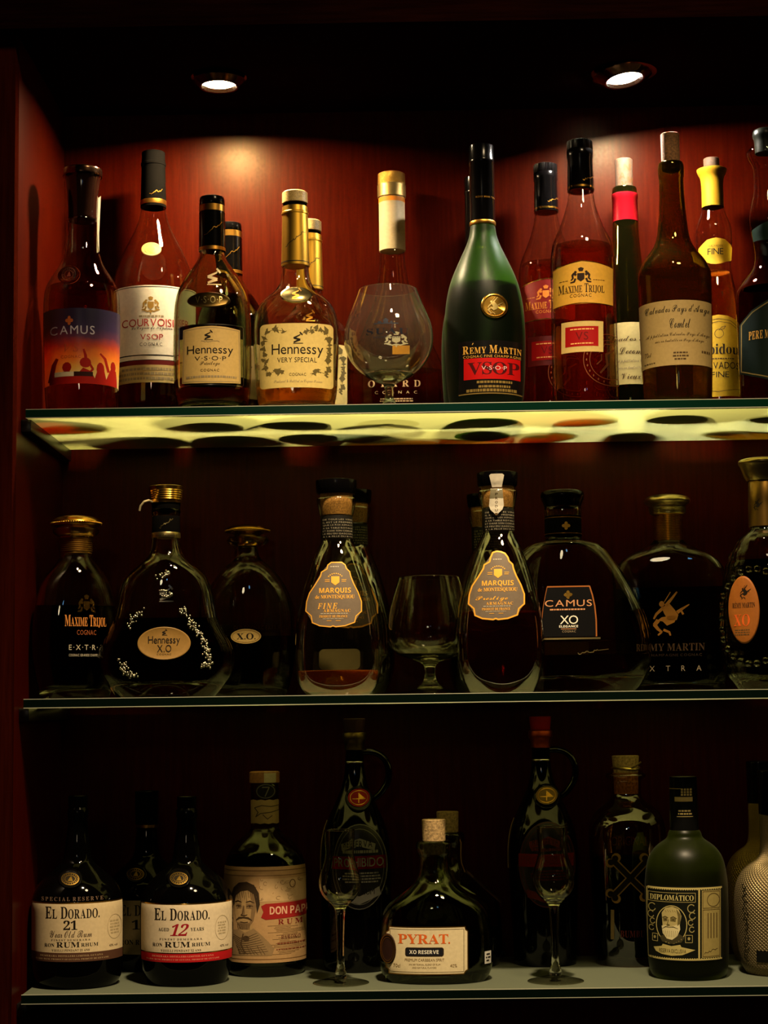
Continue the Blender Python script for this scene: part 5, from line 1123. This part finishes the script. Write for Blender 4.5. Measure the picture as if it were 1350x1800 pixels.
def tasting(label, ax, Y, dy):
    v = Vessel('tasting_glass', label, 'glass', 'low', ax, 1600, Y)
    f = lambda y: y + dy
    goblet(v, [(f(1459), 27), (f(1475), 27), (f(1488), 26), (f(1500), 25), (f(1512), 27), (f(1526), 32), (f(1542), 36.5), (f(1556), 37.5), (f(1570), 34), (f(1582), 25), (f(1590), 15), (f(1597), 9.5), (f(1606), 8.2), (f(1640), 6.6), (f(1680), 5.8), (f(1700), 7), (f(1711), 11), (MM(0.006), 20), (MM(0.0028), 40), (MM(0.0014), 49), (MM(0.0006), 49.5)], 1585 + dy, 1.1, CLEAR, seg=56)
tasting('stemmed tulip tasting glass standing in front of the jug bottle with the red seal', 598, 0.098, 0)
tasting('stemmed tulip tasting glass standing in front of the jug bottle with the bright red stopper', 974, 0.092, -6)

# squat corked jugs, one behind the other
def corked(label, ax, Y, k, f, fill, front):
    v = Vessel('rum_bottle', label, 'bottle', 'low', ax, 1640, Y, dep=66*k, n=2.2)
    v.glass([(f(1477), 24*k), (f(1479), 30*k), (f(1488), 32*k), (f(1498), 30*k), (f(1506), 26*k), (f(1530), 27*k), (f(1546), 33*k), (f(1557), 44*k), (f(1568), 58*k), (f(1580), 73*k), (f(1592), 86*k), (f(1606), 94*k), (f(1630), 98*k), (f(1670), 100*k), (f(1700), 99*k), (f(1716), 95*k), (None, 88*k)], PALE, wall=3.6, floor=9, fill=f(fill), liquid=BLACK)
    v.turned('cork', [(f(1440), 20*k), (f(1441), 21*k), (f(1500), 19.5*k)], principled('cork_dim', '#a88a5a', 0.85, noise=0.6, scale=350, bump=0.6), sm=0)
    return v
J = lambda y: y
v = corked('squat corked jug with a cream label in orange lettering and an oval seal', 765.5, 0.118, 1, J, 1648, True)
Q = [(679, 1640), (684, 1637), (684, 1630), (817, 1630), (818, 1635), (822, 1638), (822, 1706), (818, 1708), (815, 1713), (684, 1713), (684, 1706), (679, 1703)]
lab = v.shape('label', [Q], paper('#d4c39a', 0.05), off=0.5)
v.shape('border', line(Q, 1.8, True) + frame(686, 1634, 815, 1709, 0.7), OLDGOLD, lab, off=0.6)
v.text([('PYRAT.', 'b', 700, 1642, 791, 1659, 0.0)], ink('#c85a1e'), lab, off=0.7)
pl = v.shape('name_pill', [rrect(712.6, 1665.4, 780, 1681.5, 4)], ink('#17171c'), lab, off=0.6)
v.shape('pill_border', line(rrect(714, 1666.6, 778.6, 1680.3, 3.4), 0.7, True), OLDGOLD, pl, off=0.7, step=4)
v.text([('XO RESERVE', 'sb', 720, 1670, 771, 1676.8, 0.1)], WHITEINK, pl, off=0.75)
v.text([('PREMIUM CARIBBEAN SPIRIT', 'n', 712, 1685, 781, 1690, 0.1), ('AN ARTISANAL BLEND OF RUM', 'n', 719, 1694, 774, 1697, 0.1), ('AND NATURAL FLAVORS', 'n', 725, 1699.5, 767, 1702.5, 0.1), ('70cl', 'n', 692, 1695, 704, 1701), ('40%', 'n', 791, 1695, 803, 1701)], ink('#6a5026'), lab, off=0.65, name='small_lettering')
sl = v.dome('oval_seal', 682.5, 1670, 14, 26, ink('#2a1712'), h=1.0, off=0.7)
v.shape('seal_border', ring(682.5, 1670, 13.5, 25.5, 1.6) + ring(682.5, 1670, 10.5, 21, 0.8), OLDGOLD, sl, off=1.9, step=2)
st = v.shape('price_sticker', [rect(852, 1677, 865, 1699)], paper('#c9c6bc', 0.05), off=0.4)
v.shape('small_print', tiny(854, 1681, 863, 1695, 3, 2), INK, st, off=0.5)
v = corked('squat corked jug with a hanging tag, behind the jug with the cream label', 790, 0.24, 0.93, lambda y: 1120 + (y - 1120)*0.957, 1655, False)
bm = bmesh.new(); k = v.k
tube(bm, [(18*k, -0.010, v.z(1467)), (23*k, -0.016, v.z(1480)), (22*k, -0.018, v.z(1500)), (23*k, -0.019, v.z(1515)), (29*k, -0.021, v.z(1531))], 0.0008, 6); mesh_obj('cord', bm, ink('#7a5a34'), v.root)
bm = bmesh.new(); box(bm, -0.0006, 0.0006, -0.018, 0.018, -0.058, 0.0)
tg = mesh_obj('hang_tag', bm, ink('#2c1a12'), v.root, smooth=False); tg.location = (30*k, -0.020, v.z(1528)); tg.rotation_euler = (0, math.radians(-48), 0)
bm = bmesh.new(); box(bm, -0.0009, 0.0009, -0.010, 0.010, -0.012, -0.002); mesh_obj('tag_clip', bm, PALEGOLD, tg, smooth=False)

# bottle with a crossed-bones badge
v = Vessel('rum_bottle', 'amber bottle with a metal crossed-bones badge and wide cork in a flared lip', 'bottle', 'low', 1106.5, 1600, 0.24)
v.glass([(1357, 24), (1359, 33), (1363, 36), (1367, 33), (1371, 26), (1380, 25), (1398, 25), (1406, 30), (1413, 39), (1421, 50), (1431, 59), (1444, 65), (1460, 67.5), (1490, 68), (1690, 67), (1702, 66), (None, 61)], SHELLH, thin=True, fill=1508, liquid=BLACK, wall=3, floor=10)
v.turned('cork', [(1328, 22), (1329, 24), (1352, 22), (1395, 21)], principled('cork_dim', '#a88a5a', 0.85), sm=0)
bm = bmesh.new(); k = v.k
tube(bm, [(24*k*math.cos(t), 24*k*math.sin(t), v.z(1350) + 0.0012*math.sin(2*t)) for t in [i*math.pi/12 for i in range(25)]], 0.0014, 6, False)
tube(bm, [(10*k, -22*k, v.z(1350)), (22*k, -22*k, v.z(1343)), (27*k, -20*k, v.z(1339))], 0.0012, 6); mesh_obj('wire_tie', bm, PALEGOLD, v.root)
def bone(x0, y0, x1, y1, w):
    q = line([(x0, y0), (x1, y1)], w)
    l = math.hypot(x1-x0, y1-y0); ux, uy = (x1-x0)/l, (y1-y0)/l
    for x, y, s in ((x0, y0, -1), (x1, y1, 1)):
        for d in (-1, 1): q.append(oval(x + s*ux*2 - uy*d*w*0.55, y + s*uy*2 + ux*d*w*0.55, w*0.62, w*0.62, 10))
    return q
bd = v.shape('bones_badge', bone(1080, 1514, 1135, 1571, 13) + bone(1135, 1514, 1080, 1574, 13), principled('badge_gold', '#a07a34', 0.4, 0.3), off=1.2, step=4)
v.shape('badge_engraving', bone(1080, 1514, 1135, 1571, 9) + bone(1135, 1514, 1080, 1574, 9), ink('#17110a'), bd, off=1.5, step=4)
v.text([('BUMBU', 'b', 1091, 1636, 1133, 1648, 0.1)], ink('#5a2418'), off=0.3)
v.text([('ORIGINAL', 'n', 1074, 1480, 1142, 1497, 0.1)], ink('#8a6a4c'), off=0.1, back=True, name='rear_lettering')
v.shape('rear_label', [rect(1074, 1600, 1080, 1652)], paper('#9a8250'), off=0.3)

# dark frosted bottle with a portrait label
GREENF = frosted_mat('frosted_olive_glass', '#8f9a3c', '#8a9a12')
v = Vessel('rum_bottle', 'dark frosted green bottle with a black portrait label of a bearded man', 'bottle', 'low', 1207.5, 1600, 0.122)
v.glass([(1456, 23), (1459, 26), (1464, 29), (1470, 30), (1475, 34), (1482, 45), (1491, 55), (1503, 63), (1518, 68), (1540, 71), (1560, 72.5), (1650, 71), (1700, 69), (1714, 67), (None, 62)], GREENF, thin=True, fill=1522, liquid=BLACK, wall=3, floor=8)
cp = v.turned('cap', [(1364, 22), (1365, 24.2), (1404, 24.6), (1459, 25.4)], plastic('#0a0a09', 0.25), sm=0, key='cap')
v.shape('cap_print', [rect(1186, 1401, 1217, 1409)] + [rect(1197 + (i % 4)*5, 1386 + (i//4)*4.6, 1200.6 + (i % 4)*5, 1389.6 + (i//4)*4.6) for i in range(12)] + tiny(1192, 1424, 1216, 1432, 2, 3) + [rect(1190, 1435, 1218, 1436), rect(1173, 1386, 1198, 1387)], ink('#8a7a4c'), cp, off=0.3, key='cap', step=3)
lab = v.shape('label', [rect(1134, 1558, 1271, 1690)], ink('#0d0f08'))
teeth = [oval(1141 + i*4.0, y, 1.5, 1.6, 6) for i in range(32) for y in (1563.5, 1686)] + [rect(1139, 1560.5, 1268, 1563.5), rect(1139, 1686, 1268, 1688.6), rect(1136, 1562, 1138.6, 1688), rect(1227, 1563, 1230, 1686)]
v.shape('border', teeth, ink('#a89a5e'), lab, off=0.5, step=4)
pn = v.shape('side_panel', [rect(1233, 1566, 1266, 1684)], paper('#95854c', 0.05), lab, off=0.45)
v.shape('panel_print', frame(1235, 1568, 1264, 1597, 0.9) + frame(1235, 1600, 1264, 1682, 0.9) + ring(1253, 1583, 11, 12, 1) + [rect(1243 + i*5, 1606, 1244.6 + i*5, 1650) for i in range(4)] + scribble(1238, 1676, 1260, 1668, 0.8, 4), ink('#4a3a1e'), pn, off=0.55, step=4)
v.shape('name_frame', frame(1140, 1570, 1222, 1586, 0.9), ink('#8f8350'), lab, off=0.5)
v.text([('DIPLOMÁTICO', 'b', 1143, 1571, 1219, 1583.5, 0.05)], ink('#b0a468'), lab, off=0.55)
por = v.shape('portrait', ring(1181, 1626, 27, 34, 1.4), ink('#a89a5e'), lab, off=0.5)
v.shape('portrait_head', [[(1165, 1618), (1164, 1606), (1170, 1597), (1182, 1594), (1193, 1598), (1198, 1610), (1196, 1622), (1194, 1632), (1186, 1640), (1174, 1640), (1166, 1632)]], ink('#a39560'), por, off=0.55)
v.shape('portrait_beard', [[(1164, 1629), (1170, 1627), (1178, 1630), (1187, 1627), (1195, 1624), (1196, 1634), (1191, 1646), (1182, 1653), (1173, 1651), (1166, 1642)]], ink('#c4b888'), por, off=0.58)
v.shape('portrait_shade', [[(1189, 1598), (1197, 1608), (1196, 1624), (1191, 1628), (1192, 1612)], [(1166, 1614), (1174, 1614), (1174, 1620), (1167, 1621)], [(1179, 1614), (1189, 1614), (1188, 1621), (1179, 1620)], [(1172, 1626), (1178, 1626), (1177, 1629), (1173, 1629)]], ink('#5f5530'), por, off=0.6)
v.shape('portrait_features', line([(1165, 1614), (1170, 1612), (1175, 1614)], [0.8, 1.6, 1.0]) + line([(1179, 1614), (1184, 1612), (1190, 1615)], [1.0, 1.6, 0.8]) + [oval(1170.5, 1617.5, 1.5, 1.2, 8), oval(1184, 1617.5, 1.5, 1.2, 8)] + line([(1176, 1617), (1174, 1625), (1178, 1627)], 0.9)
        + line([(1165, 1634), (1171, 1630), (1177, 1631), (1184, 1630), (1192, 1633)], [0.6, 1.6, 1.0, 1.6, 0.6]) + [p for i in range(8) for p in line([(1167 + i*3.5, 1637), (1170 + i*2.8, 1648)], 0.45)] + [p for i in range(5) for p in line([(1170 + i*4, 1601 - (i % 2)), (1172 + i*4, 1604)], 0.4)], ink('#3a3218'), por, off=0.62, step=2)
v.shape('portrait_coat', [[(1160, 1648), (1170, 1644), (1180, 1654), (1194, 1642), (1204, 1648), (1198, 1657), (1181, 1660), (1165, 1657)]], ink('#3a3520'), por, off=0.52)
v.shape('scroll_print', [p for s in (-1, 1) for cx, cy, r in ((1181+s*34, 1597, 7), (1181+s*36, 1610, 6), (1181+s*33, 1622, 5), (1181+s*35, 1634, 5)) for p in ring(cx, cy, r, r*1.1, 1.5, 16, 20, 320)] + frame(1148, 1644, 1157, 1657, 1) + frame(1205, 1644, 1217, 1657, 1) + [oval(1152, 1650, 2, 3, 8), oval(1211, 1650, 2.4, 3, 8)], ink('#8f8350'), lab, off=0.5, step=3)
rb = v.shape('ribbon', [[(1150, 1668), (1164, 1665), (1166, 1661), (1181, 1664), (1196, 1661), (1198, 1665), (1222, 1670), (1212, 1674), (1200, 1679), (1181, 1681), (1164, 1679), (1154, 1675)]], ink('#a89a5e'), lab, off=0.5)
v.text([('RESERVA EXCLUSIVA', 'n', 1160, 1669, 1206, 1676, 0.1)], ink('#2e2914'), rb, off=0.6)

# gold and silver mesh-skinned bottles at the right edge
def mesh_skin(name, col):
    m, nt, out = new_mat(name); p = N(nt, 'ShaderNodeBsdfPrincipled', Roughness=0.48, Metallic=0.8); p.inputs['Base Color'].default_value = srgb(col)
    tc = N(nt, 'ShaderNodeTexCoord'); sp = N(nt, 'ShaderNodeSeparateXYZ'); nt.links.new(tc.outputs['Object'], sp.inputs[0])
    at_ = N(nt, 'ShaderNodeMath', operation='ARCTAN2'); nt.links.new(sp.outputs[1], at_.inputs[0]); nt.links.new(sp.outputs[0], at_.inputs[1])
    hs = []
    for sgn in (1, -1):
        a = N(nt, 'ShaderNodeMath', operation='MULTIPLY'); a.inputs[1].default_value = 62.0*sgn; nt.links.new(at_.outputs[0], a.inputs[0])
        b = N(nt, 'ShaderNodeMath', operation='MULTIPLY_ADD'); b.inputs[1].default_value = 1500.0; nt.links.new(sp.outputs[2], b.inputs[0]); nt.links.new(a.outputs[0], b.inputs[2])
        s_ = N(nt, 'ShaderNodeMath', operation='SINE'); nt.links.new(b.outputs[0], s_.inputs[0]); hs.append(s_)
    mx = N(nt, 'ShaderNodeMath', operation='MAXIMUM'); nt.links.new(hs[0].outputs[0], mx.inputs[0]); nt.links.new(hs[1].outputs[0], mx.inputs[1])
    bp = N(nt, 'ShaderNodeBump'); bp.inputs['Strength'].default_value = 0.55; bp.inputs['Distance'].default_value = 0.001
    nt.links.new(mx.outputs[0], bp.inputs['Height']); nt.links.new(bp.outputs[0], p.inputs['Normal']); nt.links.new(p.outputs[0], out.inputs[0])
    return m
def skinned(label, ax, Y, k, f, m):
    v = Vessel('rum_bottle', label, 'bottle', 'low', ax, 1600, Y)
    v.glass([(f(1424), 20*k), (f(1426), 22*k), (f(1450), 22*k), (f(1480), 22.5*k), (f(1497), 25*k), (f(1506), 33*k), (f(1514), 46*k), (f(1526), 58*k), (f(1545), 67*k), (f(1570), 71*k), (f(1600), 71*k), (f(1680), 66*k), (f(1705), 63*k), (f(1720), 58*k), (None, 53*k)], m, wall=3)
    v.turned('cap', [(f(1348), 21*k), (f(1349), 23*k), (f(1352), 23.4*k), (f(1424), 23*k)], BLACKP, sm=0)
    return v
v = skinned('silver mesh-skinned bottle at the right edge of the bottom shelf, front one', 1363, 0.14, 1, lambda y: y + 6, mesh_skin('silver_mesh', '#7f7050'))
v.shape('label', [rect(1331, 1673, 1390, 1693)], plastic('#0b0b0a', 0.4), off=0.5)
v.shape('raised_lettering', [p for i in range(14) for p in ring(1309 + (i % 2)*2 + i*0.35, 1560 + i*10, 4, 4.5, 1.6, 10, 30*i, 30*i + 250)], metal('#a59c80', 0.35), off=0.6, step=3)
skinned('gold mesh-skinned bottle with a black cap behind the silver mesh-skinned one', 1342, 0.25, 0.93, lambda y: 1120 + (y - 1120)*0.955, mesh_skin('gold_mesh', '#8a7238'))

bpy.data.objects.remove(_to)
